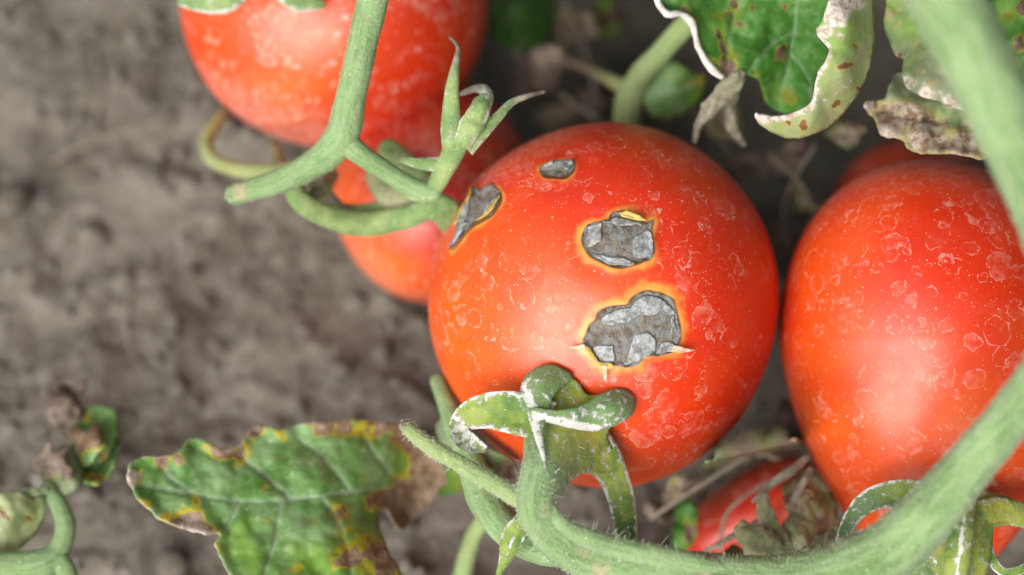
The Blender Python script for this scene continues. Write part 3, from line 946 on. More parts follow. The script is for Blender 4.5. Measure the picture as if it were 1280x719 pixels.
ribbon('sepal', [(1212, 600, 3, 8), (1208, 625, -1, 14), (1203, 660, -4, 16), (1198, 700, -5, 17), (1192, 750, -5, 14)], M['sepal'], cal2, cup=0.35, powder_edge=0.0, powder_mid=0.55, powder=0.14)
ribbon('sepal', [(1220, 648, 2, 20), (1250, 640, 4, 18), (1285, 648, 7, 14), (1315, 680, 8, 8)], M['sepal'], cal2, cup=0.2, powder_edge=0.35, yel=(0.8, 0.2))
ribbon('sepal', [(1185, 665, 2, 22), (1165, 690, 1, 24), (1145, 715, 0, 22), (1125, 750, -1, 12)], M['sepal_b'], cal2, cup=0.2, powder_edge=0.3, powder=0.1)
ribbon('sepal', [(1228, 668, 2, 10), (1240, 700, 2, 7), (1258, 716, 2, 6), (1290, 708, 3, 6)], M['sepal'], cal2, cup=0.2, powder_edge=0.6, powder=0.1)

uc, us = (420, 2, 60), (192, 184, 27.0)
t_up = thing('tomato', base_of(uc, us), 'dusty red orange tomato behind the forked fruit stem', 'tomato', FR)
fruit(t_up, uc, us, (-0.45, 0.75, 0.5), M['tom_up'], nu=240, nv=160, taper=-0.02, seed=4.0, dust_dir=(-0.3, -0.85, 0.0), dust_amt=0.4, orange_dir=(-0.5, -0.2, 0.8), orange_amt=0.4)
cal3 = ribbon('calyx', [(318, -40, 30, 14), (322, -58, 27, 17), (330, -80, 24, 12)], M['sepal_b'], t_up, thick=4)
ribbon('sepal', [(318, -45, 28, 18), (300, -22, 26, 20), (278, -4, 25, 21), (252, 2, 26, 14), (222, 2, 28, 5)], M['sepal_b'], cal3, cup=0.3, powder_edge=0.6, powder=0.05)
ribbon('sepal', [(330, -48, 27, 16), (350, -25, 26, 18), (370, -5, 27, 18), (392, 3, 28, 12), (406, 8, 29, 4)], M['sepal_b'], cal3, cup=0.3, powder_edge=0.4, powder=0.08)

bc, bs = (541, 240, 62), (124, 140, 19.5)
t_back = thing('tomato', base_of(bc, bs), 'small orange red tomato low down in the ring shaped calyx', 'tomato', FR)
fruit(t_back, bc, bs, (0.0, 0.2, 0.95), M['tom_back'], nu=140, nv=90, seed=6.0, dust_dir=(-0.7, -0.7, 0.0), dust_amt=0.25, orange_dir=(-0.8, -0.6, 0.2), orange_amt=0.7)  # orange at lower left paints this fruit's lit side into the colour
cal4 = tube('calyx', [(372, 214, 21, 9), (366, 234, 22, 12), (382, 256, 24, 14), (420, 274, 27, 15), (462, 280, 29, 16), (505, 272, 28, 15), (540, 258, 24, 13), (556, 246, 20, 10)], M['sepal_b'], t_back, n=60, flat=0.7)
ribbon('sepal', [(545, 244, 20, 12), (516, 226, 24, 22), (496, 203, 29, 22), (480, 178, 33, 11)], M['sepal_b'], cal4, cup=0.2, powder_edge=0.1)
ribbon('sepal', [(540, 250, 18, 14), (558, 268, 20, 20), (566, 292, 25, 12)], M['sepal_b'], cal4, cup=0.2, powder_edge=0.1)
ribbon('sepal', [(385, 250, 26, 6), (405, 232, 30, 10), (418, 215, 36, 7)], M['sepal_w'], cal4, cup=0.2, powder_edge=0.1)
ribbon('sepal', [(545, 254, 24, 8), (512, 252, 28, 17), (482, 238, 31, 18), (462, 214, 34, 9)], M['sepal_w'], cal4, cup=0.3, powder_edge=0.1)
ribbon('sepal', [(388, 212, 24, 8), (398, 236, 29, 13), (414, 258, 31, 14), (440, 272, 31, 8)], M['sepal_w'], cal4, cup=0.3, powder_edge=0.1, dry=(-0.6, 1.6))
ribbon('sepal', [(520, 258, 30, 10), (495, 262, 32, 14), (455, 268, 32, 14), (425, 262, 32, 8)], M['sepal_b'], cal4, cup=0.2, powder_edge=0.1)

hc, hs_ = (1142, 276, 66), (104, 104, 15.5)
t_hid = thing('tomato', base_of(hc, hs_), 'dark red tomato mostly hidden behind the plum shaped one', 'tomato', FR)
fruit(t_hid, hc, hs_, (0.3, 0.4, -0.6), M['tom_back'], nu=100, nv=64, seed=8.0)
lc, ls = (938, 640, 60), (100, 48, 11.0)
t_low = thing('tomato', base_of(lc, ls), 'small shaded red tomato lying under dry withered sepals', 'tomato', FR)
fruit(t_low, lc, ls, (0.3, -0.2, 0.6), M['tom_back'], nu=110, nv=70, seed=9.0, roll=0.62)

# ------------------------------------------------------------------ vines and stems
t_vine = thing('tomato_vine', P(1050, 722, ground_d(1050, 722)), 'thick hairy green vine arching round the plum shaped tomato', 'vine')
tube('stem', [(1165, -45, -48, 47), (1183, 0, -48, 46), (1224, 82, -48, 45), (1262, 162, -47, 43), (1297, 240, -45, 40), (1322, 315, -43, 36), (1330, 380, -40, 33), (1318, 440, -36, 31), (1286, 492, -32, 30), (1247, 540, -28, 30), (1207, 587, -23, 31), (1163, 640, -18, 35), (1112, 688, -13, 39), (1045, 718, -9, 39), (970, 731, -6.5, 38), (880, 726, -5, 36), (790, 708, -4.5, 32), (730, 694, -5, 27), (696, 676, -6, 24.5), (674, 648, -7, 24), (669, 620, -7.5, 24), (676, 592, -6.0, 25), (687, 564, -2.5, 27), (699, 540, 3.5, 30), (707, 522, 10, 32)],
     M['stem'], t_vine, n=260, seg=40, rough=0.06, ridges=0.018, hairs=(20000, 0.5, 2.8, 0.02), scars=[(680, 638, 10), (752, 716, 18), (758, 650, 6), (880, 715, 12), (728, 690, 10)])
tube('side_stub', [(503, 526, -1, 7), (512, 537, -1, 9), (535, 556, -2, 10), (575, 580, -3, 11), (610, 600, -4, 11.5), (640, 618, -5, 12), (668, 634, -6, 13)], M['stem_b'], t_vine, n=80, seg=20, rough=0.08, dry=[(0.08, 0.0)], hairs=(2200, 0.42, 1.3, 0.05))
ribbon('bract', [(652, 640, -3, 4), (648, 655, -3.5, 11), (640, 676, -3, 15), (632, 698, -2, 9), (624, 716, -1, 4), (620, 735, 0, 2)], M['sepal'], t_vine, cup=0.35, powder_edge=0.35, powder_mid=0.35)
# the second ridge that runs from the joint along the top of the vine
tube('ridge', [(688, 628, -8, 5), (697, 648, -9, 8), (716, 664, -9.5, 11), (750, 678, -9, 13), (800, 690, -8.5, 14), (870, 705, -8.5, 12), (930, 716, -8, 5)], M['stem'], t_vine, n=70, seg=20, rough=0.08, hairs=(2600, 0.40, 3.0, 0.03))

t_fork = thing('fruit_stem', P(425, 185, ground_d(425, 185)), 'pale green forked fruit stem in front of the dusty tomato', 'stem')
tube('stem', [(476, -40, 8, 21), (466, 0, 9, 20), (452, 60, 11, 19), (439, 120, 13, 19), (428, 168, 14, 22), (410, 192, 16, 20), (380, 212, 18, 17), (345, 228, 19, 15), (310, 238, 20, 14), (282, 247, 21, 12)], M['stem'], t_fork, n=120, seg=24, rough=0.05, dry=[(1.3, 1.5)], scars=[(300, 240, 14)], hairs=(1500, 0.35, 0.9, 0.02))
tube('stem', [(424, 166, 15, 16), (442, 186, 14, 15), (470, 206, 14, 13), (502, 226, 15, 12), (532, 240, 15, 12), (552, 240, 14, 11)], M['stem'], t_fork, n=60, seg=20, rough=0.05)

t_flow = thing('spent_calyx', P(560, 200, ground_d(560, 200)), 'bare green calyx with four upright dried pointed sepals', 'calyx')
tube('cup', [(532, 246, 16, 8), (545, 232, 14, 11), (557, 208, 12, 13), (570, 184, 10, 14), (580, 168, 9, 10)], M['sepal_b'], t_flow, n=40, seg=18, rough=0.06, flat=0.7)
ribbon('sepal', [(566, 190, 9, 13), (564, 160, 8, 13), (564, 125, 7, 10), (567, 95, 7, 7), (571, 72, 8, 4), (572, 58, 9, 2.5), (562, 46, 10, 1.5)], M['sepal_b'], t_flow, cup=0.4, dry=(0.55, 0.85), powder_edge=0.15)
ribbon('sepal', [(576, 184, 8, 13), (590, 154, 7, 15), (602, 132, 7, 13), (607, 116, 9, 10), (596, 111, 12, 6), (576, 118, 14, 3)], M['sepal_b'], t_flow, cup=0.5, dry=(0.6, 0.9), powder_edge=0.5, tip=(0.4, 0.6, 0.45), thick=0.5, wob=0.2, crumple=0.5)
ribbon('sepal', [(582, 185, 9, 12), (606, 162, 9, 9), (626, 142, 10, 6), (640, 128, 11, 4.5), (660, 120, 12, 3), (682, 114, 14, 2)], M['sepal_b'], t_flow, cup=0.3, dry=(0.55, 0.75))
ribbon('sepal', [(555, 205, 11, 10), (530, 205, 13, 8), (500, 200, 16, 3)], M['sepal_b'], t_flow, cup=0.3)

t_hook = thing('dry_stalk', P(300, 212, ground_d(300, 212)), 'yellowed hooked stalk below the dusty tomato', 'stalk')
tube('stem', [(284, 135, 58, 9), (268, 158, 54, 9), (258, 180, 50, 9), (268, 200, 46, 10), (296, 212, 42, 10), (330, 214, 36, 10), (362, 212, 28, 10), (384, 214, 21, 9)], M['stem_y'], t_hook, n=70, seg=16, rough=0.08, dry=[(0.15, 0.0)])
tube('stub', [(342, 178, 50, 6), (347, 196, 44, 7), (352, 212, 36, 7)], M['stem_y'], t_hook, n=20, seg=12, dry=[(0.4, 0.0)])

t_rear = thing('leaf_stalk', P(790, 150, ground_d(790, 150)), 'blurred green leaf stalk rising behind the scabbed tomato', 'stalk')
tube('stem', [(886, -5, 30, 13), (860, 28, 34, 14), (826, 66, 40, 14), (800, 96, 46, 15), (787, 125, 50, 18), (783, 160, 54, 17), (780, 220, 60, 15)], M['stem_b'], t_rear, n=60, seg=18)
tube('side_stub', [(690, 72, 72, 6), (725, 82, 66, 6), (758, 98, 56, 8), (782, 110, 50, 11)], M['stem_y'], t_rear, n=30, seg=12, dry=[(1.0, 0.4)])
blade('leaflet', [(808, 82), (822, 72), (845, 78), (868, 92), (882, 94), (880, 112), (868, 132), (845, 148), (825, 148), (810, 138), (800, 110)], [(808, 82, 46), (882, 94, 50), (845, 148, 52), (800, 110, 48), (845, 110, 45)], M['leaf'], t_rear, step=5, blots=[(875, 100, 12, 0.32)], veins=[[(802, 112), (840, 112), (878, 100)]])
blade('dead_leaflet', [(655, 72), (672, 58), (700, 60), (712, 78), (702, 100), (690, 120), (668, 118), (660, 98)], [(655, 72, 74), (712, 78, 70), (690, 120, 78), (680, 85, 68)], M['dead'], t_rear, step=6, ruffle=2)

t_low_st = thing('crossing_stalk', P(600, 620, ground_d(600, 620)), 'blurred green stalk passing under the hairy side stub', 'stalk')
tube('stem', [(545, 470, 26, 10), (556, 500, 22, 11), (572, 540, 18, 15), (592, 585, 14, 19), (606, 625, 11, 21), (630, 658, 8, 21), (665, 682, 5, 20), (710, 695, 4, 18)], M['stem'], t_low_st, n=70, seg=20, rough=0.08)
tube('side_stem', [(612, 640, 30, 10), (592, 670, 36, 11), (578, 720, 40, 12), (572, 770, 42, 12)], M['stem_b'], t_low_st, n=30, seg=14)
blade('withered_leaflet', [(560, 520), (585, 540), (612, 560), (640, 575), (655, 600), (640, 612), (610, 600), (580, 585), (556, 560), (545, 535)], [(560, 520, 22), (655, 600, 20), (600, 570, 16), (556, 560, 22)], M['leaf_w'], t_low_st, step=5, blots=[(640, 590, 25, 0.8)], ruffle=1.5)

t_wc = thing('withered_calyx', P(960, 680, ground_d(960, 680)), 'withered grey green calyx between the two large tomatoes', 'calyx')
ribbon('sepal', [(985, 705, 14, 14), (962, 690, 12, 22), (940, 672, 11, 20), (922, 655, 12, 9)], M['sepal_w'], t_wc, wob=0.25, crumple=0.8, cup=0.3, powder_edge=0.2)
ribbon('sepal', [(988, 700, 14, 12), (970, 668, 14, 12), (957, 640, 15, 11), (955, 618, 17, 7)], M['sepal_w'], t_wc, wob=0.25, crumple=0.8, cup=0.4, powder_edge=0.5, dry=(0.75, 1.1))
ribbon('sepal', [(990, 700, 15, 14), (1000, 670, 15, 22), (1006, 640, 18, 18), (1012, 612, 22, 7)], M['sepal_w'], t_wc, wob=0.25, crumple=0.8, cup=0.4, powder_edge=0.1)
ribbon('sepal', [(992, 705, 14, 10), (1020, 690, 12, 10), (1040, 668, 12, 7), (1050, 650, 14, 3)], M['sepal_w'], t_wc, wob=0.25, crumple=0.8, cup=0.4, powder_edge=0.2)
ribbon('dry_strip', [(940, 628, 22, 2), (965, 605, 22, 5), (990, 588, 22, 6), (1012, 570, 24, 4)], M['sepal_w'], t_wc, cup=0.3, dry=(-1, 0.2))
ribbon('dry_strip', [(985, 640, 20, 4), (998, 615, 20, 5), (1015, 585, 22, 4)], M['sepal_w'], t_wc, cup=0.3, dry=(-1, 0.6))
ribbon('dry_strip', [(880, 690, 20, 3), (920, 668, 20, 4), (965, 640, 20, 3)], M['sepal_w'], t_wc, cup=0.3, dry=(-1, 0.4))
for x0, y0, x1, y1 in ((1008, 700, 1022, 668), (1030, 702, 1034, 664), (1018, 704, 1006, 672), (1046, 700, 1040, 680)):
    ribbon('dry_strip', [(x0, y0, 8, 3), ((x0 + x1) / 2, (y0 + y1) / 2, 9, 3), (x1, y1, 10, 1)], M['sepal_w'], t_wc, cup=0.2, dry=(-1, 1.5), n=14, nw=5)

blade('dry_leaflet', [(978, 612), (992, 596), (1012, 588), (1030, 606), (1046, 628), (1044, 660), (1030, 690), (1004, 700), (990, 678), (996, 650), (982, 634)], [(978, 612, 26), (1012, 588, 30), (1044, 650, 22), (1004, 700, 20), (1010, 645, 18)], M['leaf_w'], t_wc, step=5, ruffle=2.5, amp=3, blots=[(1000, 620, 30, 0.8), (1030, 660, 24, 0.7)])
blade('dry_leaflet', [(905, 700), (915, 682), (938, 690), (960, 676), (985, 690), (980, 720), (930, 730)], [(905, 700, 22), (985, 690, 18), (940, 725, 20), (940, 688, 24)], M['leaf_w'], t_wc, step=5, ruffle=2.5, amp=3, blots=[(940, 695, 24, 0.7)])
t_gl = thing('fallen_leaf', P(910, 580, ground_d(910, 580)), 'blurred grey green leaf lying on soil behind the small shaded tomato', 'leaf')
blade('leaf_blade', [(880, 585), (905, 560), (940, 548), (985, 545), (1005, 555), (985, 572), (950, 575), (915, 592), (890, 600)], [(880, 585, 56), (1005, 555, 60), (940, 570, 54)], M['leaf_w'], t_gl, step=5, ruffle=3.0, amp=5, blots=[(930, 565, 30, 0.8), (985, 555, 20, 0.8)])
t_gl2 = thing('fallen_leaf', P(872, 660, ground_d(872, 660)), 'blurred green leaf tip beside the small shaded tomato', 'leaf')
blade('leaf_blade', [(852, 622), (868, 634), (872, 655), (866, 680), (850, 690), (842, 672), (844, 646)], [(860, 615, 46), (885, 690, 42), (850, 650, 46), (895, 655, 40)], M['leaf_d'], t_gl2, step=4, amp=4, ruffle=3, blots=[(862, 664, 12, 0.8)])

def tangle(label, at, leaves, strands, seed):
    r_ = np.random.default_rng(seed)
    t = thing('withered_shoot', P(at[0], at[1], ground_d(*at)), label, 'plant')
    for (x, y, d, w, h, mat) in leaves:
        k = 11
        ang = np.sort(r_.uniform(0, 2 * math.pi, k))
        rr = r_.uniform(0.55, 1.1, k)
        poly = [(x + w * a_ * math.cos(b_), y + h * a_ * math.sin(b_)) for a_, b_ in zip(rr, ang)]
        ctl = [(x - w, y, d + r_.uniform(-5, 5)), (x + w, y, d + r_.uniform(-5, 5)), (x, y - h, d + r_.uniform(-5, 5)), (x, y + h, d + r_.uniform(-5, 5)), (x, y, d - 3)]
        blade('withered_leaf', poly, ctl, M[mat], t, step=5, ruffle=3, amp=4, seed=x * 0.1, blots=[(x + w * 0.3, y, w * 0.7, 0.9), (x - w * 0.4, y + h * 0.3, w * 0.4, 0.8)], veins=[[(x - w, y), (x, y + 3), (x + w, y)]])
    for pts in strands:
        tube('thin_stem', pts, M['straw'], t, n=30, seg=8, rough=0.2)
    return t
tangle('tangle of dark withered leaves and thin dead stems beyond the leaf stalk', (700, 60),
       [(720, 30, 92, 34, 26, 'leaf_w'), (660, 105, 84, 30, 24, 'dead'), (735, 130, 80, 34, 20, 'dead'), (760, 20, 98, 26, 30, 'leaf_d'), (690, 145, 82, 26, 18, 'leaf_w'), (905, 150, 62, 26, 30, 'leaf_w'), (935, 215, 70, 30, 34, 'dead')],
       [[(640, 60, 80, 3), (690, 110, 78, 3), (750, 150, 74, 2.5)], [(700, -10, 90, 3), (730, 60, 84, 3), (745, 120, 78, 2)], [(860, 130, 64, 3), (910, 190, 66, 3), (940, 260, 70, 2)]], 5)
tangle('dry brown leaf scraps fallen between the scabbed and plum shaped tomatoes', (985, 270),
       [(985, 200, 62, 34, 28, 'dead'), (1010, 245, 58, 22, 26, 'leaf_w'), (985, 300, 66, 24, 26, 'dead'), (1060, 165, 50, 30, 20, 'leaf_w')],
       [[(960, 190, 58, 3), (1000, 230, 56, 3), (1020, 270, 54, 2)], [(1020, 180, 54, 2.5), (985, 240, 56, 2.5), (975, 300, 62, 2)]], 8)
tangle('grey green scraps of dry leaf under the lower edge of the scabbed tomato', (840, 610),
       [(850, 610, 44, 34, 20, 'leaf_w'), (905, 572, 50, 34, 18, 'dead'), (960, 560, 48, 30, 16, 'leaf_w'), (980, 520, 52, 18, 26, 'dead'), (820, 640, 46, 24, 18, 'dead')],
       [[(810, 650, 40, 2.5), (870, 610, 40, 3), (950, 560, 42, 2)], [(900, 690, 34, 2.5), (910, 640, 36, 2.5), (960, 600, 38, 2)]], 12)

# ------------------------------------------------------------------ leaves
t_leaf = thing('tomato_leaf', P(400, 640, ground_d(400, 640)), 'green leaflet with yellow blotches and brown scorched margins over bare soil', 'leaf')
blade('leaf_blade', [(158, 598), (163, 582), (174, 572), (198, 570), (222, 566), (233, 552), (246, 548), (258, 552), (268, 558), (285, 561), (300, 556), (308, 547), (312, 535), (322, 530), (336, 533), (352, 539), (368, 532), (386, 528), (410, 528), (436, 524), (470, 527), (505, 531), (528, 541), (545, 562), (556, 585), (560, 600), (550, 612), (540, 626), (530, 640), (516, 650), (504, 664), (492, 654), (480, 636), (472, 644), (476, 666), (486, 690), (500, 716), (510, 745), (430, 770), (350, 765), (302, 735), (282, 710), (272, 690), (268, 680), (274, 668), (258, 669), (235, 663), (210, 655), (195, 646), (180, 633), (168, 618)],
      [(160, 600, 13), (200, 575, 16), (195, 645, 12), (250, 552, 20), (270, 620, 15), (270, 675, 12), (320, 535, 24), (400, 620, 18), (430, 526, 27), (510, 535, 33), (556, 590, 36), (505, 660, 38), (470, 600, 26), (400, 720, 10), (300, 720, 9), (485, 690, 16)],
      M['leaf'], t_leaf, step=3.6, ruffle=0.9, amp=2.2, thick=0.4, pale_rim=0.4, curl=-1.2,
      veins=[[(172, 606), (265, 623), (330, 628), (400, 620), (470, 612), (552, 598)], [(362, 624), (330, 594), (298, 572)], [(440, 616), (405, 575), (372, 548)], [(500, 606), (470, 570), (452, 540)], [(300, 627), (290, 650), (282, 664)], [(400, 620), (425, 660), (440, 720)], [(350, 626), (345, 670), (330, 720)], [(240, 618), (215, 600), (200, 584)]],
      blots=[(202, 576, 12, 1), (222, 572, 10, 0.9), (275, 563, 16, 0.85), (300, 566, 12, 0.8), (320, 537, 14, 0.85), (350, 543, 10, 0.5), (400, 530, 17, 0.85), (430, 527, 17, 0.9), (455, 540, 12, 0.45), (480, 528, 16, 0.95), (520, 545, 26, 1.1), (545, 575, 32, 1.2), (550, 610, 26, 1.2), (515, 640, 38, 1.2), (480, 630, 16, 1.0), (235, 660, 24, 0.9), (258, 665, 14, 1), (206, 648, 10, 0.5), (248, 642, 10, 0.45), (166, 600, 10, 0.7), (182, 634, 10, 0.6), (425, 640, 14, 0.62), (440, 700, 20, 0.8), (455, 680, 16, 0.5), (470, 690, 18, 1.0), (480, 712, 22, 1.1), (430, 690, 12, 0.5), (330, 610, 5, 0.5), (332, 652, 6, 0.55), (370, 712, 10, 0.5)],
      pale_blots=[(163, 598, 13, 0.9), (240, 664, 22, 0.6), (318, 536, 10, 0.5)])
t_sh2 = thing('tomato_leaf', P(640, 30, ground_d(640, 30)), 'dark green blurred leaf low on the soil beside the dusty tomato', 'leaf')
blade('leaf_blade', [(598, -40), (604, 10), (612, 40), (632, 62), (660, 66), (684, 48), (692, 16), (690, -40)], [(598, -20, 92), (632, 62, 86), (690, 0, 96), (650, 10, 84)], M['leaf_d'], t_sh2, step=6, ruffle=2, veins=[[(640, -40), (642, 20), (644, 60)]])
t_leaf2 = thing('tomato_leaf', P(560, 600, ground_d(560, 600)), 'small shaded leaflet with yellow patch touching the scorched leaf', 'leaf')
blade('leaf_blade', [(530, 575), (552, 580), (572, 590), (585, 604), (572, 616), (552, 618), (532, 612)], [(530, 575, 37), (585, 604, 34), (552, 618, 40)], M['leaf_d'], t_leaf2, step=4, blots=[(555, 605, 10, 0.5), (575, 610, 12, 0.6)])

t_curl = thing('tomato_leaf', P(960, 60, ground_d(960, 60)), 'deep green spotted leaf with broad curled pale edge', 'leaf')
blade('leaf_blade', [(815, -60), (820, -15), (823, 4), (833, 18), (850, 17), (864, 27), (870, 47), (881, 72), (897, 90), (908, 96), (926, 92), (948, 100), (952, 112), (960, 130), (985, 143), (1016, 138), (1046, 112), (1066, 60), (1072, -60)],
      [(820, -10, 12), (833, 18, 12), (870, 47, 14), (900, 92, 15), (950, 100, 17), (960, 130, 24), (1000, 140, 22), (1046, 100, 14), (1066, 40, 12), (1070, -40, 11), (950, 30, 18), (1000, 60, 21), (900, 30, 17)],
      M['leaf_d'], t_curl, step=4, ruffle=1.2, amp=1.0, veins=[[(1000, -50), (995, 20), (985, 80), (975, 125)], [(992, 40), (960, 60), (935, 90)], [(940, -40), (918, 20), (905, 90)], [(990, 70), (1010, 95), (1016, 120)]],
      blots=[(855, 11, 6, 0.9), (918, 5, 9, 0.9), (925, 30, 6, 0.9), (900, 45, 7, 0.9), (903, 62, 9, 0.8), (904, 75, 8, 0.75), (912, 18, 7, 0.7), (940, 12, 5, 0.8), (975, 66, 9, 1.0), (980, 72, 5, 1.1), (980, 8, 6, 0.8), (910, 85, 16, 0.7), (945, 92, 8, 0.45), (868, 24, 6, 0.5), (898, 20, 8, 0.4), (985, 120, 14, 0.45)])
blade('curled_margin', [(1036, -60), (1036, -5), (1028, 25), (1020, 38), (1027, 52), (1036, 62), (1032, 76), (1022, 92), (1018, 112), (1012, 130), (988, 142), (965, 146), (944, 142), (949, 153), (966, 164), (990, 172), (1016, 166), (1044, 150), (1068, 122), (1084, 90), (1091, 55), (1090, 10), (1089, -60)],
      [(1036, -40, -2), (1022, 38, -2), (1036, 62, -2.5), (1018, 112, 0), (988, 142, 3), (946, 146, 7), (990, 172, 9), (1044, 150, 8), (1084, 90, 6), (1091, 30, 5), (1090, -50, 5), (1058, 30, -4), (1050, 90, -3.0), (1010, 155, 1.5)],
      M['leaf_p'], t_curl, step=3.2, ruffle=0.6, amp=1.0, thick=0.7, pale_rim=0.0,
      blots=[(1053, 82, 9, 0.75), (1044, 128, 8, 0.85), (1072, 110, 7, 0.75), (1005, 156, 8, 0.85), (985, 151, 7, 0.7), (1066, 58, 5, 0.8), (1035, 80, 7, 0.55), (1072, 30, 4, 0.6)],
      pale_blots=[(1045, 15, 22, 1), (1056, -5, 26, 1), (1030, 38, 12, 1), (1030, 58, 10, .9), (1034, 70, 6, .8), (1026, 88, 7, .9), (1020, 110, 7, .9), (1015, 120, 7, 1), (1012, 130, 8, 1), (1004, 136, 7, 1), (995, 140, 7, 1), (985, 143, 7, 1), (975, 145, 7, 1), (965, 146, 7, 1), (955, 147, 8, 1), (947, 145, 6, 1), (1019, 100, 6, 1), (1023, 92, 6, 1), (1030, 80, 6, 1), (1035, 68, 6, 1), (1024, 48, 8, 1), (1050, 45, 5, .7), (1062, 100, 3, .8), (1055, 108, 3, .8), (1043, 116, 4, .9), (1029, 123, 3, .9)])
tube('curled_rim', [(819, -20, 10, 4), (823, 4, 10, 4.5), (834, 17, 10, 4.5), (850, 17, 11, 4), (864, 27, 12, 4), (869, 44, 12.5, 4), (873, 60, 13, 5), (882, 76, 13.5, 5), (894, 90, 14, 4), (905, 98, 15, 3)], M['rim'], t_curl, n=60, seg=10, rough=0.45)
ribbon('dead_tip', [(930, 88, 15, 5), (918, 102, 15, 12), (902, 120, 17, 13), (886, 138, 19, 10), (874, 155, 21, 6), (868, 178, 23, 3)], M['sepal_w'], t_curl, cup=0.5, dry=(-1.0, 1.4), powder_edge=0.1, wob=0.35, crumple=1.1)
ribbon('dead_tip', [(922, 115, 22, 3), (914, 135, 24, 7), (918, 160, 27, 8), (930, 182, 30, 3)], M['sepal_w'], t_curl, cup=0.5, dry=(-1.0, 1.6), powder_edge=0.1, wob=0.35, crumple=1.0)

t_sp = thing('tomato_leaf', P(1160, 80, ground_d(1160, 80)), 'speckled pale leaf with crisp buff edge just behind the vine', 'leaf')
blade('leaf_blade', [(1112, -40), (1108, 5), (1105, 26), (1110, 48), (1120, 70), (1130, 74), (1128, 92), (1136, 112), (1152, 121), (1172, 126), (1192, 134), (1212, 138), (1240, 120), (1215, 60), (1180, -40)],
      [(1108, 5, 8), (1120, 70, 8), (1136, 112, 0), (1192, 134, -3), (1240, 120, -4), (1180, -40, 6), (1150, 60, 4), (1170, 100, -4)],
      M['leaf_w'], t_sp, step=4, amp=1.5, ruffle=1.2, blots=[(1112, 20, 12, 0.55), (1125, 70, 8, 0.8), (1146, 55, 8, 0.65), (1160, 64, 5, 0.8), (1150, 90, 5, 0.8), (1165, 105, 7, 0.75)],
      pale_blots=[(1135, 105, 14, .6), (1160, 120, 16, .7), (1190, 130, 16, .7)])
t_wi = thing('tomato_leaf', P(1150, 160, ground_d(1150, 160)), 'withered grey leaf drooping onto the top of the plum shaped tomato', 'leaf')
blade('leaf_blade', [(1080, 132), (1088, 126), (1106, 124), (1112, 108), (1120, 92), (1140, 96), (1180, 120), (1225, 130), (1240, 170), (1232, 198), (1200, 193), (1160, 192), (1142, 190), (1122, 174), (1102, 170), (1094, 152)],
      [(1080, 132, 12), (1112, 108, 14), (1120, 92, 16), (1180, 125, 12), (1240, 160, 8), (1200, 193, 5), (1142, 190, 8), (1102, 170, 10), (1150, 155, 7)],
      M['leaf_w'], t_wi, step=4, amp=2.0, ruffle=2.0, blots=[(1120, 150, 30, 0.75), (1160, 170, 34, 0.8), (1205, 180, 30, 0.8), (1088, 130, 12, 0.9)], pale_blots=[(1086, 132, 10, .5), (1110, 165, 14, .5)], veins=[[(1225, 160), (1160, 150), (1100, 140)]])
t_dk = thing('tomato_leaf', P(1270, 50, ground_d(1270, 50)), 'dark green leaf with purple brown specks on the outer side of the vine', 'leaf')
blade('leaf_blade', [(1200, -40), (1205, 20), (1225, 60), (1250, 92), (1285, 120), (1330, 130), (1350, 60), (1330, -40)], [(1200, -20, 10), (1250, 92, 4), (1330, 130, 0), (1340, -20, 6), (1270, 30, 2)],
      M['leaf_d'], t_dk, step=5, blots=[(1262, 20, 10, 0.6), (1275, 55, 9, 0.9), (1250, 45, 8, 0.8), (1268, 78, 10, 0.5), (1280, 10, 12, 0.9)], ruffle=1.5)

# young shoot at the edge of the bed
t_sh = thing('young_shoot', P(80, 719, ground_d(80, 719)), 'small pale green shoot with withered brown leaves on bare soil', 'plant')
tube('stem', [(-40, 712, 20, 17), (10, 708, 20, 18), (48, 706, 20, 19), (72, 690, 21, 15), (82, 662, 22, 13), (76, 636, 24, 12), (62, 615, 26, 10), (52, 605, 27, 8)], M['stem'], t_sh, n=70, seg=20, rough=0.06)
tube('side_stem', [(70, 690, 21, 12), (82, 712, 20, 13), (92, 745, 20, 13)], M['stem'], t_sh, n=24, seg=16)
blade('rolled_leaf', [(-30, 622), (0, 617), (22, 614), (42, 624), (54, 618), (56, 640), (46, 664), (26, 684), (0, 694), (-30, 702)], [(-30, 622, 20), (22, 614, 20), (54, 620, 24), (46, 664, 26), (0, 694, 27), (-30, 702, 27), (10, 650, 18)], M['leaf_p'], t_sh, step=4, ruffle=1.5, amp=1.5, blots=[(6, 644, 9, 0.9), (37, 648, 8, 0.9), (-5, 690, 20, 0.35)], pale_blots=[(-10, 660, 30, 0.35), (30, 618, 12, 0.4)])
ribbon('rolled_leaf', [(60, 612, 24, 4), (36, 618, 22, 8), (10, 625, 20, 10), (-15, 632, 19, 10)], M['sepal_b'], t_sh, cup=0.5, powder_edge=0.4, powder=0.15)
blade('withered_leaf', [(62, 612), (56, 595), (62, 575), (74, 560), (84, 556), (96, 572), (104, 598), (96, 612), (80, 618)], [(62, 612, 28), (74, 560, 33), (104, 598, 28), (84, 590, 25)], M['leaf_w'], t_sh, step=5, ruffle=2, blots=[(60, 585, 14, 0.9)])
blade('withered_leaf', [(84, 570), (96, 556), (90, 530), (104, 512), (128, 508), (146, 516), (146, 540), (138, 566), (122, 586), (104, 594)], [(84, 570, 34), (104, 512, 40), (146, 520, 36), (122, 586, 32), (115, 545, 33)], M['leaf'], t_sh, step=5, ruffle=2.5, blots=[(108, 522, 10, 0.6), (130, 572, 10, 0.6)])
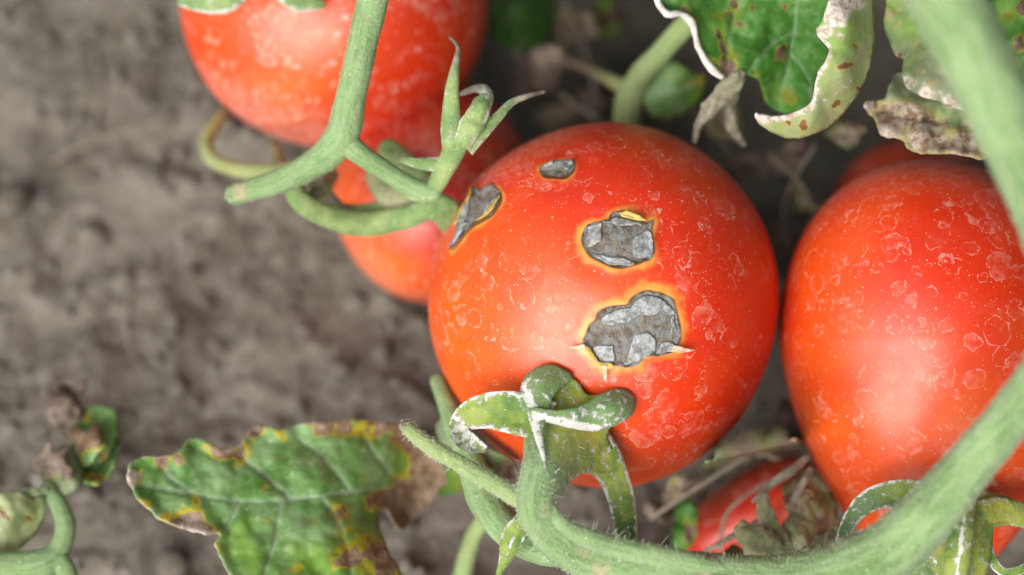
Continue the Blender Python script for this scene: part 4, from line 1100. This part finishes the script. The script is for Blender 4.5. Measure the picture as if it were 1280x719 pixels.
blade('withered_leaf', [(72, 604), (58, 592), (44, 588), (40, 574), (52, 568), (60, 552), (70, 566), (84, 560), (82, 580), (92, 592)], [(72, 604, 27), (42, 575, 32), (60, 552, 30), (90, 590, 25)], M['dead'], t_sh, step=4, ruffle=3.0, amp=3)
blade('withered_leaf', [(100, 582), (88, 570), (92, 556), (84, 540), (96, 532), (108, 540), (120, 528), (126, 548), (136, 556), (122, 566), (116, 580)], [(100, 582, 29), (84, 540, 34), (120, 528, 33), (136, 556, 28)], M['leaf'], t_sh, step=4, ruffle=3.0, amp=3, blots=[(98, 545, 26, 1.1), (118, 545, 18, 1.0)])
blade('withered_leaf', [(104, 600), (112, 580), (128, 572), (134, 548), (146, 540), (150, 560), (140, 590), (122, 606)], [(104, 600, 27), (150, 560, 33), (122, 606, 26), (128, 572, 36)], M['leaf'], t_sh, step=4, ruffle=2.0, amp=2, blots=[(140, 550, 10, 0.7), (120, 600, 10, 0.7)])
blade('withered_leaf', [(66, 530), (58, 510), (60, 486), (74, 482), (88, 494), (100, 512), (104, 534), (92, 548), (78, 545)], [(66, 530, 38), (60, 486, 46), (104, 534, 38), (82, 515, 36)], M['dead'], t_sh, step=5, ruffle=3, amp=2)
blade('withered_leaf', [(88, 540), (76, 515), (64, 495), (64, 478), (82, 474), (98, 480), (108, 474), (104, 500), (100, 525)], [(88, 540, 38), (64, 480, 46), (108, 474, 44), (85, 505, 40)], M['dead'], t_sh, step=5, ruffle=2.5)
tube('petiole', [(62, 618, 26, 6), (80, 585, 30, 5), (95, 545, 36, 4), (88, 500, 42, 3)], M['stem_b'], t_sh, n=30, seg=10)

# dry fibres on the soil
for lab, pts in (('pale dry root fibre curving over soil beyond the dusty tomato', [(118, 70), (128, 110), (118, 150), (122, 175)]),
                 ('long dry fibre lying flat on soil level with the hooked stalk', [(60, 205), (110, 180), (170, 160), (215, 150)]),
                 ('short upright dry fibre on soil above the scorched leaf', [(165, 360), (158, 400), (164, 440), (182, 465)]),
                 ('bent twig fibre on soil beside the forked stem tip', [(225, 265), (245, 300), (238, 330)])):
    t = thing('dry_fibre', P(pts[1][0], pts[1][1], ground_d(*pts[1])), lab, 'fibre')
    rows = []
    for (x, y) in pts:
        g = P(x, y, ground_d(x, y, 0))
        hgt = float(soil_h(np.array([g[0]]), np.array([g[1]]))[0]) + 0.6
        rows.append((x, y, ground_d(x, y, hgt), 1.9))
    tube('strand', rows, M['straw'], t, n=30, seg=8, rough=0.2)

# ------------------------------------------------------------------ added unseen plants behind and to the right, to shade soil and block sky
LOBED = np.array([(0, 0), (8, 9), (20, 13), (24, 9), (34, 15), (44, 11), (52, 13), (62, 7), (72, 0), (62, -7), (52, -13), (44, -11), (34, -15), (24, -9), (20, -13), (8, -9)], float)
_lo = rough_outline(LOBED * 5, 14, 3.0, 1) / 5
LP, LF = triangulate(_lo, 5.0)
def free_leaf(base, yaw, pitch, roll, scale, parent):
    x, y = LP[:, 0], LP[:, 1]
    z = -0.004 * x ** 2 - 0.012 * y ** 2 + 1.8 * fbm(np.column_stack([x / 14, y / 14, np.zeros(len(x)) + base[1]]), 2)
    cy_, sy = math.cos(yaw), math.sin(yaw)
    cp, sp = math.cos(pitch), math.sin(pitch)
    c_, s_ = math.cos(roll), math.sin(roll)
    Rm = np.array([[cy_, -sy, 0], [sy, cy_, 0], [0, 0, 1]]) @ np.array([[cp, 0, -sp], [0, 1, 0], [sp, 0, cp]]) @ np.array([[1, 0, 0], [0, c_, -s_], [0, s_, c_]])
    V = (np.column_stack([x, y, z]) * scale) @ Rm.T + base
    a, b, _ = to_px(V)
    if ((a > -40) & (a < 1320) & (b > -40) & (b < 760)).any() or V[:, 2].min() < 2:
        return
    o = mesh_obj('leaflet', V, LF, M['leaf_d'], parent, dict(vein=1 - smooth(0.3, 1.0, np.abs(y)), necro=np.zeros(len(x)), pale=np.zeros(len(x))))
    so = o.modifiers.new('thickness', 'SOLIDIFY'); so.thickness = 0.4 * MM
for bx, by, hgt, lean, cnt, lab in ((60, 118, 190, (-6, 30), 40, 'added unseen tomato plant beyond the curled leaf, shading the soil'),
                              (-20, 128, 150, (0, 30), 30, 'added unseen tomato plant beyond the dusty tomato, for shade'),
                              (138, 40, 230, (10, 0), 46, 'tall added unseen tomato plant blocking sky beside the thick vine'),
                              (140, -50, 190, (20, -10), 30, 'added unseen tomato plant blocking sky beside the plum shaped tomato')):
    t_pl = thing('unseen_shade_plant', np.array([bx, by, 0.0]), lab, 'plant')
    hh = np.linspace(0, 1, 5)
    stem_pts = np.column_stack([bx + lean[0] * hh + 3 * np.sin(hh * 5), by + lean[1] * hh, hgt * hh])
    _px, _py, _d = to_px(stem_pts)
    tube('stem', np.column_stack([_px, _py, _d, np.array([5.5, 5.2, 5, 4.5, 3.5]) * D / (K * (D + _d))]), M['stem'], t_pl, n=50, seg=16)
    for i in range(cnt):
        t = rng.uniform(0.25, 1.0)
        b = np.array([np.interp(t, hh, stem_pts[:, k]) for k in range(3)]) + rng.normal(0, 4, 3)
        free_leaf(b, rng.uniform(0, 6.28), rng.uniform(-0.4, 0.5), rng.normal(0, 0.3), rng.uniform(0.85, 1.35), t_pl)
